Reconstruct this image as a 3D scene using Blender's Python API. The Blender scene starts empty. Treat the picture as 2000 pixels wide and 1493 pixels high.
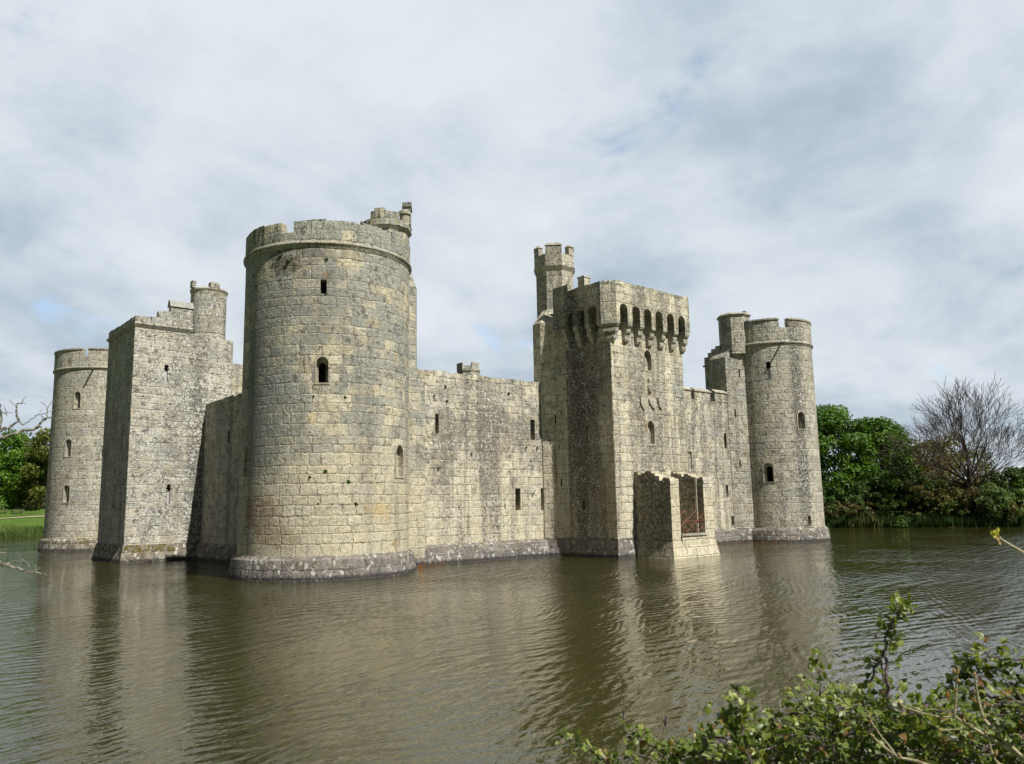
import bpy, math, random
import numpy as np
from mathutils import Vector, Matrix
R = math.radians
S = bpy.context.scene
COL = S.collection
rnd = random.Random(7)

# ------------------------------------------------------------------ camera
CAM = np.array([-20.356, -39.378, 3.44]); FPX = 1569.0
YAW, PITCH, ROLL = R(40.414), R(8.599), R(-1.054)
fw = np.array([math.sin(YAW)*math.cos(PITCH), math.cos(YAW)*math.cos(PITCH), math.sin(PITCH)])
rt = np.array([math.cos(YAW), -math.sin(YAW), 0.0]); up = np.cross(rt, fw)
RT = math.cos(ROLL)*rt + math.sin(ROLL)*up; UP = -math.sin(ROLL)*rt + math.cos(ROLL)*up
cd = bpy.data.cameras.new('camera'); cam = bpy.data.objects.new('camera', cd); COL.objects.link(cam)
cd.sensor_width = 36; cd.lens = FPX/2000*36; cd.clip_end = 6000; cd.clip_start = 0.05
cd.dof.use_dof = True; cd.dof.focus_distance = 46; cd.dof.aperture_fstop = 6.3
m = Matrix.Identity(4)
for i in range(3):
    m[i][0], m[i][1], m[i][2], m[i][3] = RT[i], UP[i], -fw[i], CAM[i]
cam.matrix_world = m
S.camera = cam
S.view_settings.view_transform = 'Standard'; S.view_settings.look = 'None'
S.view_settings.exposure = 0.42; S.view_settings.gamma = 1
S.render.resolution_x, S.render.resolution_y = 1024, 764

def ray(x, y): return fw + (x-1000)/FPX*RT - (y-746.5)/FPX*UP       # survey of the photograph: pixel -> direction
def on(ax, v, x, y):
    d = ray(x, y); i = 'xyz'.index(ax); return CAM + d*((v-CAM[i])/d[i])
def far(D, x, y):
    d = ray(x, y); return CAM + d*(D/math.hypot(d[0], d[1]))
def oncyl(c, rad, x, y):
    d = ray(x, y); o = CAM[:2]-np.array(c); a = d[0]**2+d[1]**2; b = o@d[:2]; k = o@o-rad*rad
    return CAM + d*((-b-math.sqrt(max(b*b-a*k, 0)))/a)
def online(A, B, x, y):                                             # vertical plane through plan points A and B
    n = np.array([B[1]-A[1], A[0]-B[0]]); d = ray(x, y)
    return CAM + d*((n@(np.array(A)-CAM[:2]))/(n@d[:2]))

# ------------------------------------------------------------------ node helper
class G:
    def __init__(s, nt): s.nt = nt; s.nt.nodes.clear()
    def n(s, t, **k):
        o = s.nt.nodes.new(t)
        for a, b in k.items(): setattr(o, a, b)
        return o
    def put(s, sock, v):
        if isinstance(v, bpy.types.NodeSocket): s.nt.links.new(v, sock)
        elif v is not None:
            if hasattr(sock.default_value, '__len__') and isinstance(v, (tuple, list)):
                v = tuple(v) + ((1.0,) if len(v) == 3 and len(sock.default_value) == 4 else ())
            sock.default_value = v
    def m(s, op, a, b=None, c=None, clamp=False):
        o = s.n('ShaderNodeMath', operation=op, use_clamp=clamp)
        for i, v in enumerate((a, b, c)): s.put(o.inputs[i], v)
        return o.outputs[0]
    def v(s, op, a, b=None):
        o = s.n('ShaderNodeVectorMath', operation=op); s.put(o.inputs[0], a)
        if op == 'SCALE': s.put(o.inputs[3], b)
        else: s.put(o.inputs[1], b)
        return o.outputs[0]
    def xyz(s, x, y, z=0.0):
        o = s.n('ShaderNodeCombineXYZ')
        for i, v in enumerate((x, y, z)): s.put(o.inputs[i], v)
        return o.outputs[0]
    def sep(s, v):
        o = s.n('ShaderNodeSeparateXYZ'); s.put(o.inputs[0], v); return o.outputs
    def noise(s, vec, scale, detail=3, rough=.5, dist=0.0, col=False):
        o = s.n('ShaderNodeTexNoise'); s.put(o.inputs['Vector'], vec)
        o.inputs['Scale'].default_value = scale; o.inputs['Detail'].default_value = detail
        o.inputs['Roughness'].default_value = rough; o.inputs['Distortion'].default_value = dist
        return o.outputs[1 if col else 0]
    def white(s, vec):
        o = s.n('ShaderNodeTexWhiteNoise', noise_dimensions='2D'); s.put(o.inputs['Vector'], vec); return o.outputs[0]
    def step(s, x, a, b, lo=0.0, hi=1.0):
        o = s.n('ShaderNodeMapRange', interpolation_type='SMOOTHSTEP'); s.put(o.inputs[0], x)
        for i, v in enumerate((a, b, lo, hi)): s.put(o.inputs[i+1], v)
        return o.outputs[0]
    def mix(s, f, a, b, bt='MIX'):
        o = s.n('ShaderNodeMix', data_type='RGBA', blend_type=bt)
        s.put(o.inputs[0], f); s.put(o.inputs[6], a); s.put(o.inputs[7], b); return o.outputs[2]
    def ramp(s, f, cols):
        o = s.n('ShaderNodeValToRGB'); s.put(o.inputs[0], f); e = o.color_ramp.elements
        while len(e) < len(cols): e.new(0.5)
        for q, (p, c) in zip(e, cols): q.position = p; q.color = (*c, 1)
        return o.outputs[0]
    def bump(s, h, dist=1.0, strength=1.0):
        o = s.n('ShaderNodeBump'); o.inputs['Distance'].default_value = dist; o.inputs['Strength'].default_value = strength
        s.put(o.inputs['Height'], h); return o.outputs[0]
    def out(s, col, rough=.9, normal=None, spec=.2, **k):
        b = s.n('ShaderNodeBsdfPrincipled'); s.put(b.inputs['Base Color'], col); s.put(b.inputs['Roughness'], rough)
        s.put(b.inputs['Specular IOR Level'], spec)
        if normal is not None: s.put(b.inputs['Normal'], normal)
        for a, v in k.items(): s.put(b.inputs[a], v)
        o = s.n('ShaderNodeOutputMaterial'); s.nt.links.new(b.outputs[0], o.inputs[0]); return b, o

# ------------------------------------------------------------------ world: Nishita sky behind a broken deck of cloud
SUND = Vector((-0.12, 1.0, -1.25)).normalized()                      # the way the sunlight travels
SUN_EL = math.asin(-SUND.z); SUN_AZ = math.atan2(-SUND.x, -SUND.y)
W = bpy.data.worlds.new('World'); S.world = W; W.use_nodes = True
g = G(W.node_tree)
sky = g.n('ShaderNodeTexSky', sky_type='NISHITA', sun_disc=False, sun_elevation=SUN_EL, sun_rotation=SUN_AZ)
sky.air_density = 1.0; sky.dust_density = 1.2; sky.ozone_density = 1.5
d = g.n('ShaderNodeTexCoord').outputs['Generated']
dx, dy, dz = g.sep(d)
den = g.m('ADD', g.m('MAXIMUM', dz, 0.0), 0.36)
p = g.xyz(g.m('DIVIDE', dx, den), g.m('DIVIDE', dy, den), 0.35)
warp = g.v('SCALE', g.v('SUBTRACT', g.noise(p, .9, 3, .55, col=True), (.5, .5, .5)), .5)
pw = g.v('ADD', p, warp)
big = g.noise(pw, 1.25, 4, .5)
mid = g.noise(g.v('ADD', pw, (3.1, 7.7, 0)), 3.1, 7, .56)
fine = g.noise(g.v('ADD', pw, (9.1, 2.7, 0)), 7.5, 7, .6)
lum = g.m('ADD', g.m('MULTIPLY', big, .44), g.m('ADD', g.m('MULTIPLY', mid, .40), g.m('MULTIPLY', fine, .16)))
ccol = g.ramp(lum, [(.34, (.35, .44, .535)), (.41, (.45, .545, .64)), (.465, (.555, .635, .715)), (.515, (.66, .725, .79)), (.60, (.765, .81, .865))])
hole = g.m('ADD', g.m('MULTIPLY', g.noise(g.v('ADD', pw, (5.3, 1.9, 0)), 2.1, 6, .58), .8), g.m('MULTIPLY', fine, .2))
cover = g.step(hole, .325, .42, .40, 1.0)
# unseen cloud overhead and to the south-west is dimmed to cut fill on walls
fac = g.step(g.m('ADD', g.m('MULTIPLY', dx, float(math.sin(R(41))*.97)), g.m('ADD', g.m('MULTIPLY', dy, float(math.cos(R(41))*.97)), g.m('MULTIPLY', dz, .24))), .28, .79, .17, .755)
ccol = g.mix(1.0, ccol, g.xyz(fac, fac, fac), 'MULTIPLY')
b1 = g.n('ShaderNodeBackground'); g.put(b1.inputs[0], sky.outputs[0]); b1.inputs[1].default_value = .15
b2 = g.n('ShaderNodeBackground'); g.put(b2.inputs[0], ccol); b2.inputs[1].default_value = 1.0
mx = g.n('ShaderNodeMixShader'); g.put(mx.inputs[0], cover)
g.nt.links.new(b1.outputs[0], mx.inputs[1]); g.nt.links.new(b2.outputs[0], mx.inputs[2])
wo = g.n('ShaderNodeOutputWorld'); g.nt.links.new(mx.outputs[0], wo.inputs[0])

sl = bpy.data.lights.new('sun', 'SUN'); sl.energy = 5.0; sl.angle = R(.55); sl.color = (1, .955, .875)
so = bpy.data.objects.new('sun', sl); COL.objects.link(so); so.rotation_euler = SUND.to_track_quat('-Z', 'Y').to_euler()
so.location = (0, -60, 80)

# ------------------------------------------------------------------ materials
def mat(name):
    mt = bpy.data.materials.new(name); mt.use_nodes = True; return mt, G(mt.node_tree)

def stone(name, pal, mortar=(.46, .40, .29), grey=.5, white=.25, dark=.25, streak=.35, rust=.12, ch=.58, L=.9, bump=1.0, seed=0.0, greycol=(.30, .31, .29), sx=None, wet=False, moss=0.0, vary=1.0, zb=(1.5, 8.0), pits=.5, wsc=9.0, spots=()):
    mt, g = mat(name)
    uv = g.n('ShaderNodeUVMap', uv_map='UVMap').outputs[0]
    pos = g.n('ShaderNodeNewGeometry').outputs['Position']; pz = g.sep(pos)[2]
    u, v, _ = g.sep(uv)
    wob = g.v('SUBTRACT', g.noise(uv, 1.9, 4, .65, col=True), (.5, .5, .5)); wu, wv, _ = g.sep(wob)
    u = g.m('MULTIPLY_ADD', wu, .26, u); v0 = g.m('MULTIPLY_ADD', wv, .20, v)
    rw = g.noise(g.xyz(seed, g.m('MULTIPLY', v0, .8), 0), 1.0, 1)
    vr = g.m('ADD', g.m('DIVIDE', v0, ch), g.m('MULTIPLY', rw, 1.6))
    row = g.m('FLOOR', vr); fv = g.m('SUBTRACT', vr, row)
    rr = g.white(g.xyz(row, seed+.31)); rr2 = g.white(g.xyz(row, seed+8.7))
    s = g.m('MULTIPLY_ADD', rr, .5*L, .7*L)
    f = g.m('ADD', g.m('DIVIDE', u, s), g.m('MULTIPLY', rr2, 41.0))
    i = g.m('FLOOR', f)
    def edge(k):
        ik = g.m('ADD', i, float(k)); return g.m('MULTIPLY_ADD', g.white(g.xyz(ik, g.m('ADD', row, seed+100.5))), .62, ik)
    e0, em, e1 = edge(0), edge(-1), edge(1)
    below = g.m('LESS_THAN', f, e0)
    cell = g.m('SUBTRACT', i, below)
    ed = g.m('MINIMUM', g.m('ABSOLUTE', g.m('SUBTRACT', f, e0)), g.m('MINIMUM', g.m('ABSOLUTE', g.m('SUBTRACT', f, em)), g.m('ABSOLUTE', g.m('SUBTRACT', f, e1))))
    du = g.m('MULTIPLY', ed, s); dv = g.m('MULTIPLY', g.m('MINIMUM', fv, g.m('SUBTRACT', 1.0, fv)), ch)
    dd = g.m('MINIMUM', du, dv)
    n1 = g.noise(pos, 5.0, 5, .65); n2 = g.noise(pos, .42, 4, .6); n3 = g.noise(pos, 16, 4, .6); n4 = g.noise(g.v('ADD', pos, (31, 5, 9)), 1.25, 5, .62)
    dd = g.m('MULTIPLY_ADD', g.m('SUBTRACT', n1, .5), .045, dd)
    stonem = g.step(dd, .0, .038)
    r1 = g.white(g.xyz(cell, g.m('ADD', row, seed+3.3))); r2 = g.white(g.xyz(cell, g.m('ADD', row, seed+17.9))); r3 = g.white(g.xyz(cell, g.m('ADD', row, seed+57.1)))
    col = g.ramp(g.m('ADD', g.m('MULTIPLY', r1, .75), g.m('MULTIPLY', n1, .25)), pal)
    # grey weathering in broad clouds, block by block
    gm = g.step(g.m('ADD', g.m('MULTIPLY', r2, .16*vary), g.m('ADD', g.m('MULTIPLY', n2, .7), g.m('MULTIPLY', n1, .3))), .70-.26*grey, .84-.26*grey)
    hi = g.step(g.m('MULTIPLY_ADD', g.noise(g.v('ADD', pos, (4, 4, 4)), .35, 3), 7.0, g.m('SUBTRACT', pz, 3.5)), zb[0], zb[1], .30, 1)
    col = g.mix(g.m('MULTIPLY', gm, g.m('MULTIPLY', hi, .85)), col, greycol)
    col = g.mix(g.m('MULTIPLY', g.step(hi, .75, .3), .55), col, (.52, .475, .35)) if not wet else col
    col = g.mix(1.0, col, g.ramp(g.m('ADD', g.m('MULTIPLY', n3, .6), g.m('MULTIPLY', n1, .4)), [(.30, (.30, .30, .31)), (.42, (.76, .76, .76)), (.52, (1.05, 1.05, 1.04)), (.68, (1.36, 1.34, 1.28))]), 'MULTIPLY')
    # mortar
    mcol = g.mix(g.step(n4, .42, .60), mortar, tuple(c*.42 for c in mortar))
    col = g.mix(stonem, mcol, col)
    # some open joints, their shadow painted in as dark ochre
    op = g.m('MULTIPLY', g.step(g.noise(g.v('ADD', pos, (11, 3, 8)), 1.7, 4, .6), .55, .61), g.m('SUBTRACT', 1.0, stonem))
    col = g.mix(g.m('MULTIPLY', op, .8), col, (.10, .065, .032))
    if rust: col = g.mix(g.m('MULTIPLY', g.step(g.noise(g.v('ADD', pos, (3, 23, 8)), .9, 5, .65), .62, .72), rust*3), col, (.33, .20, .075))
    # runs of dark growth down the face
    st = g.noise(g.xyz(g.m('MULTIPLY', u, 1.0), g.m('MULTIPLY', v, .055), seed), 1.1, 4, .6)
    sm = g.m('MULTIPLY', g.step(st, .60-.18*streak, .74-.18*streak), streak*1.15, clamp=True)
    if sx:
        for (a, w, k) in sx:
            sm = g.m('MAXIMUM', sm, g.m('MULTIPLY', g.step(g.m('ABSOLUTE', g.m('ADD', g.m('MULTIPLY_ADD', wu, 1.1, u), -a)), w*.35, w, 1, 0), g.step(n4, .25, .55, .5*k, k)))
    sp = g.step(g.noise(pos, 6.5, 5, .7), .40, .60)
    dm = g.m('MAXIMUM', g.m('MULTIPLY', g.m('MULTIPLY', hi, 1.0) if not wet else 1.0, g.m('MULTIPLY', g.step(g.noise(g.v('ADD', pos, (7, 1, 3)), 2.9, 8, .72), .66-.28*dark, .74-.28*dark), min(.35+dark*.9, .88))), g.m('MULTIPLY', sm, g.m('MULTIPLY_ADD', sp, .6, .4)))
    col = g.mix(dm, col, (.085, .082, .076))
    pt = g.step(g.m('ADD', g.m('MULTIPLY', g.noise(g.v('ADD', pos, (17, 3, 5)), 13.0, 3, .7), .75), g.m('MULTIPLY', n4, .25)), .575-.06*pits, .63-.06*pits)
    dm = g.m('MAXIMUM', dm, g.m('MULTIPLY', pt, pits))
    for (su, sz, ru, rz, sc, k) in spots:
        e_ = g.m('ADD', g.m('POWER', g.m('DIVIDE', g.m('MULTIPLY_ADD', wu, 2.2, g.m('ADD', u, -su)), ru), 2.0), g.m('POWER', g.m('DIVIDE', g.m('MULTIPLY_ADD', wv, 2.2, g.m('ADD', v, -sz)), rz), 2.0))
        col = g.mix(g.m('MULTIPLY', g.step(e_, 1.0, .15, 0, 1), g.step(n1, .30, .62, .25*k, k)), col, sc)
    # pale lichen spots
    wl = g.step(g.m('ADD', g.m('MULTIPLY', g.noise(g.v('ADD', pos, (2, 9, 4)), wsc, 4, .65), .7), g.m('MULTIPLY', n4, .3)), .615-.16*white, .66-.16*white)
    col = g.mix(g.m('MULTIPLY', wl, min(.35+white, .9)), col, (.56, .56, .51))
    if moss:
        z = g.sep(pos)[2]
        col = g.mix(g.m('MULTIPLY', g.step(g.noise(pos, 2.2, 5, .65), .48, .58), g.m('MULTIPLY', g.step(z, 1.9, 1.2), g.step(z, .35, .8, 0, moss))), col, (.11, .085, .012))
    if wet:
        z = g.sep(pos)[2]
        col = g.mix(g.m('MULTIPLY', g.step(g.m('MULTIPLY_ADD', n1, .25, z), .28, .42, 1, 0), .8), col, (.035, .033, .034))
    # relief
    h = g.m('MULTIPLY', g.step(dd, .0, .06), .017)
    h = g.m('ADD', h, g.m('MULTIPLY', r3, .022)); h = g.m('ADD', h, g.m('MULTIPLY', n1, .06)); h = g.m('ADD', h, g.m('MULTIPLY', n3, .022))
    nr = g.bump(h, 1.0*bump, 1.0)
    g.out(col, .92, nr, .12)
    return mt

BUFF = [(.0, (.32, .285, .195)), (.3, (.42, .385, .28)), (.6, (.495, .455, .335)), (.80, (.55, .51, .385)), (.93, (.52, .415, .225)), (1, (.49, .36, .16))]
PALE = [(.0, (.36, .325, .235)), (.3, (.475, .44, .33)), (.65, (.565, .525, .40)), (.86, (.605, .57, .445)), (1, (.57, .455, .255))]
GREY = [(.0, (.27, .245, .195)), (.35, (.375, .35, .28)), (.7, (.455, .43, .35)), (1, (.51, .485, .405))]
M = {}
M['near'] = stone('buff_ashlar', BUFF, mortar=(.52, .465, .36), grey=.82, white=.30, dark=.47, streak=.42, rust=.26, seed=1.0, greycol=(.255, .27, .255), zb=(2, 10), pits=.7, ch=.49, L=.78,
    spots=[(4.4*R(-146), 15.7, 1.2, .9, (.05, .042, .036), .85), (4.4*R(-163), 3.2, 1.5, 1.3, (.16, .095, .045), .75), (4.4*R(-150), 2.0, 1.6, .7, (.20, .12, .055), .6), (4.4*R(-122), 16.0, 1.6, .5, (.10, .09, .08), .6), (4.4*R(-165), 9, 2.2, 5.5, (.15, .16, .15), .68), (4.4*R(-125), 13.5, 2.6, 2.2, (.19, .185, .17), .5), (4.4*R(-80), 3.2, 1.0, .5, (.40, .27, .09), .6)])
M['curtain'] = stone('pale_ashlar', PALE, mortar=(.55, .50, .40), grey=.55, white=.46, dark=.50, streak=.74, rust=.16, seed=12.0, ch=.50, L=.62, greycol=(.28, .27, .245), zb=(1.5, 6.0), pits=.4, sx=[(8.0, .5, .55)],
    spots=[(11.5, 8.0, 4.8, 1.9, (.145, .13, .115), .72), (7.6, 6.3, .9, 2.8, (.13, .12, .11), .65), (15.2, 7.6, 1.3, 2.6, (.17, .155, .13), .55), (11, 10.3, 6, .8, (.24, .235, .215), .5)])
M['wcurtain'] = stone('grey_curtain_ashlar', GREY, grey=.6, white=.5, dark=.5, streak=.6, rust=.05, seed=22.0, ch=.50, L=.62, zb=(0, 4))  # grey stone with pale lichen and dark growth
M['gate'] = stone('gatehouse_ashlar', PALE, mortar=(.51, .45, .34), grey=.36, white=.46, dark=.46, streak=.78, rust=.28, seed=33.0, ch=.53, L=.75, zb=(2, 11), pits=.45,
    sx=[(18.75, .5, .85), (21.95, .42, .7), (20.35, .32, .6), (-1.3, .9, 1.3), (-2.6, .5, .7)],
    spots=[(-1.2, 12.5, 3.4, 5.6, (.075, .07, .063), .85), (-1.6, 6.0, 2.1, 5.8, (.085, .078, .07), .75), (.9, 3.5, 1.0, 2.2, (.27, .17, .08), .5)])  # west face: dark lichen plus painted shade, then a painted brown bounce glow
M['square'] = stone('lichened_ashlar', GREY, mortar=(.48, .455, .39), grey=.55, white=.58, dark=.50, streak=.58, rust=.10, seed=44.0, ch=.56, L=.68, zb=(0, 3), wsc=8, pits=.45, sx=[(-.6, .95, .95), (-2.0, .8, .5)])
M['se'] = stone('grey_ashlar', GREY, grey=.45, white=.50, dark=.50, streak=.62, rust=.14, seed=55.0, ch=.56, L=.75, zb=(0, 4), sx=[(3.6*R(-112), .80, 1.25)], pits=.45)
M['nw'] = stone('northwest_ashlar', GREY, grey=.45, white=.50, dark=.46, streak=.45, rust=.1, seed=66.0, ch=.56, L=.78, zb=(0, 4), pits=.5)
M['plinth'] = stone('dark_plinth_stone', [(.0, (.13, .12, .11)), (.5, (.20, .185, .175)), (1, (.27, .25, .235))], mortar=(.22, .20, .18), grey=.4, greycol=(.165, .155, .155), white=.40, dark=.46, streak=.25, rust=.16, seed=77.0, ch=.5, L=.8, wet=True, wsc=4.0, moss=.3)
M['mossplinth'] = stone('mossy_plinth_stone', [(.0, (.13, .115, .09)), (.5, (.22, .20, .16)), (1, (.33, .30, .25))], mortar=(.22, .19, .16), grey=.4, greycol=(.2, .19, .17), white=.49, dark=.47, streak=.25, rust=.12, seed=78.0, ch=.5, L=.8, wet=True, moss=.9, wsc=4.0)
M['dressed'] = stone('dressed_stone', [(.0, (.26, .245, .19)), (.5, (.36, .34, .27)), (1, (.43, .41, .33))], grey=.5, white=.32, dark=.38, streak=.2, rust=.12, seed=88.0, ch=.9, L=1.6, bump=.6, zb=(-3, 0))
mt, g = mat('dark_interior'); g.out((.012, .011, .010), 1.0, None, 0); M['void'] = mt  # near-black plates paint the darkness deep inside the openings
mt, g = mat('lead_pipe'); g.out((.10, .10, .105), .6, None, .4); M['lead'] = mt
mt, g = mat('pale_daylight'); g.out((.42, .43, .44), .9, None, .1); M['daylight'] = mt  # added pale plate paints daylight showing through the keyhole slits
mt, g = mat('rusty_iron'); pos = g.n('ShaderNodeNewGeometry').outputs['Position']
g.out(g.ramp(g.noise(pos, 9, 4), [(.3, (.13, .05, .03)), (.7, (.24, .09, .055))]), .8, None, .3); M['rust'] = mt

def leafmat(name, cols, trans=.35, rough=.55, spec=.3):
    mt, g = mat(name); u, v, _ = g.sep(g.n('ShaderNodeUVMap', uv_map='UVMap').outputs[0])
    c = g.ramp(u, cols)
    b, o = g.out(c, rough, None, spec)
    t = g.n('ShaderNodeBsdfTranslucent'); g.put(t.inputs[0], g.mix(1.0, c, (1.5, 1.5, .6), 'MULTIPLY'))
    x = g.n('ShaderNodeMixShader'); x.inputs[0].default_value = trans
    g.nt.links.new(b.outputs[0], x.inputs[1]); g.nt.links.new(t.outputs[0], x.inputs[2]); g.nt.links.new(x.outputs[0], o.inputs[0])
    return mt
M['oakleaf'] = leafmat('spring_oak_leaf', [(0, (.035, .08, .007)), (.5, (.068, .145, .014)), (1, (.12, .215, .028))])
M['freshleaf'] = leafmat('fresh_leaf', [(0, (.055, .115, .010)), (.5, (.095, .19, .018)), (1, (.15, .27, .035))])
M['rush'] = leafmat('rush_blade', [(0, (.05, .09, .02)), (.5, (.09, .15, .035)), (.8, (.14, .17, .06)), (1, (.28, .24, .12))], .2, .8, .1)
M['oliveleaf'] = leafmat('olive_leaf', [(0, (.06, .075, .012)), (.5, (.10, .12, .022)), (1, (.16, .165, .04))])
M['darkleaf'] = leafmat('dark_leaf', [(0, (.03, .062, .012)), (.5, (.056, .108, .02)), (1, (.095, .155, .032))])
M['brownleaf'] = leafmat('brown_bud', [(0, (.085, .072, .032)), (.5, (.13, .112, .046)), (1, (.17, .155, .06))])
M['willowleaf'] = leafmat('willow_leaf', [(0, (.07, .12, .035)), (.5, (.11, .17, .055)), (1, (.15, .22, .08))])
M['bramble'] = leafmat('bramble_leaf', [(0, (.055, .082, .018)), (.3, (.105, .15, .03)), (.62, (.185, .23, .05)), (.85, (.29, .325, .08)), (.94, (.27, .26, .07)), (1, (.20, .10, .045))], .35, .42, .5)
M['reed'] = leafmat('reed_blade', [(0, (.022, .045, .012)), (.45, (.045, .085, .022)), (.7, (.085, .10, .035)), (1, (.26, .21, .11))], .2, .8, .1)
M['drygrass'] = leafmat('dry_grass', [(0, (.22, .085, .02)), (1, (.36, .16, .045))], .2, .8, .1)
def barkmat(name, a, b, sc=8):
    mt, g = mat(name); pos = g.n('ShaderNodeNewGeometry').outputs['Position']
    n = g.noise(pos, sc, 5, .65); g.out(g.ramp(n, [(.35, a), (.65, b)]), .9, g.bump(n, .02), .1); return mt
M['bark'] = barkmat('bark', (.035, .028, .02), (.09, .072, .052), 3)
M['twigbark'] = barkmat('purple_brown_twig', (.03, .023, .02), (.085, .064, .056), 3)
M['deadwood'] = barkmat('bleached_wood', (.06, .052, .042), (.36, .335, .285), 34)
M['cane'] = barkmat('bramble_cane', (.07, .05, .06), (.22, .17, .19), 30)
M['ashtwig'] = barkmat('ash_twig', (.26, .22, .13), (.46, .41, .28), 40)
M['bud'] = leafmat('opening_bud', [(0, (.36, .34, .06)), (1, (.46, .46, .10))], .3)
M['budscale'] = barkmat('bud_scale', (.28, .19, .08), (.44, .32, .16), 60)
M['table'] = barkmat('grey_timber', (.12, .105, .085), (.22, .195, .16), 6)

# water: murky pond, wind ripples
mt, g = mat('moat_water')
pos = g.n('ShaderNodeNewGeometry').outputs['Position']
WA = R(-13)                                                            # crests run across this bearing
px_, py_, _ = g.sep(pos)
ca, sa = math.cos(WA), math.sin(WA)
al = g.m('ADD', g.m('MULTIPLY', px_, ca), g.m('MULTIPLY', py_, -sa))  # along the crest
ac = g.m('ADD', g.m('MULTIPLY', px_, sa), g.m('MULTIPLY', py_, ca))   # across the crests
calm = g.noise(g.xyz(g.m('MULTIPLY', al, .05), g.m('MULTIPLY', ac, .09), 0), 1.0, 3, .5)
bend = g.noise(g.xyz(g.m('MULTIPLY', al, .10), g.m('MULTIPLY', ac, .06), 5), 1.0, 2, .5)
ac2 = g.m('MULTIPLY_ADD', bend, 3.5, ac)
def train(rot, lam, wob, seed):
    cr, sr = math.cos(R(rot)), math.sin(R(rot))
    a_ = g.m('ADD', g.m('MULTIPLY', al, cr), g.m('MULTIPLY', ac2, -sr)); c_ = g.m('ADD', g.m('MULTIPLY', al, sr), g.m('MULTIPLY', ac2, cr))
    ph = g.m('MULTIPLY_ADD', c_, 2*math.pi/lam, g.m('MULTIPLY', g.noise(g.xyz(g.m('MULTIPLY', a_, .30/lam*.6), g.m('MULTIPLY', c_, .5/lam*.6), seed), 1.0, 3, .6), wob))
    pat = g.step(g.noise(g.xyz(g.m('MULTIPLY', a_, .22/lam*.6), g.m('MULTIPLY', c_, .30/lam*.6), seed+9), 1.0, 3, .55), .36, .62, .15, 1.0)
    return g.m('MULTIPLY', g.m('SINE', ph), pat)
w1 = g.noise(g.xyz(g.m('MULTIPLY', al, .34), g.m('MULTIPLY', ac2, 1.6), 0), 1.0, 2, .5)
w2 = g.noise(g.xyz(g.m('MULTIPLY', al, 1.3), g.m('MULTIPLY', ac2, 4.6), 3), 1.0, 3, .55)
w3 = g.noise(g.xyz(g.m('MULTIPLY', al, 5.0), g.m('MULTIPLY', ac, 10.5), 7), 1.0, 2, .5)
amp = g.step(calm, .36, .62, .55, 1.45)
h = g.m('MULTIPLY', amp, g.m('ADD', g.m('ADD', g.m('MULTIPLY', train(0, .78, 9, 1), .0098), g.m('ADD', g.m('MULTIPLY', train(26, .46, 8, 4), .0060), g.m('MULTIPLY', train(-18, .24, 7, 6), .0036))), g.m('ADD', g.m('MULTIPLY', w1, .055), g.m('ADD', g.m('MULTIPLY', w2, .038), g.m('MULTIPLY', w3, .009)))))
murk = g.mix(g.noise(pos, .06, 3), (.030, .029, .006), (.038, .036, .009))
g.out(murk, .01, g.bump(h, 1.0, 1.0), .5, IOR=1.6)
M['water'] = mt

mt, g = mat('turf')
pos = g.n('ShaderNodeNewGeometry').outputs['Position']
a = g.noise(pos, .25, 5, .6); b = g.noise(pos, 3.0, 5, .65)
c = g.ramp(g.m('ADD', g.m('MULTIPLY', a, .6), g.m('MULTIPLY', b, .4)), [(.32, (.035, .065, .012)), (.5, (.07, .125, .022)), (.68, (.125, .165, .04))])
z = g.sep(pos)[2]
c = g.mix(g.step(z, .12, .5, 1, 0), c, (.05, .042, .024))
g.out(c, .95, g.bump(b, .08), .1); M['turf'] = mt
mt, g = mat('gravel'); pos = g.n('ShaderNodeNewGeometry').outputs['Position']
g.out(g.ramp(g.noise(pos, 4, 4), [(.3, (.25, .21, .14)), (.7, (.38, .33, .23))]), .95, None, .1); M['gravel'] = mt

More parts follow.
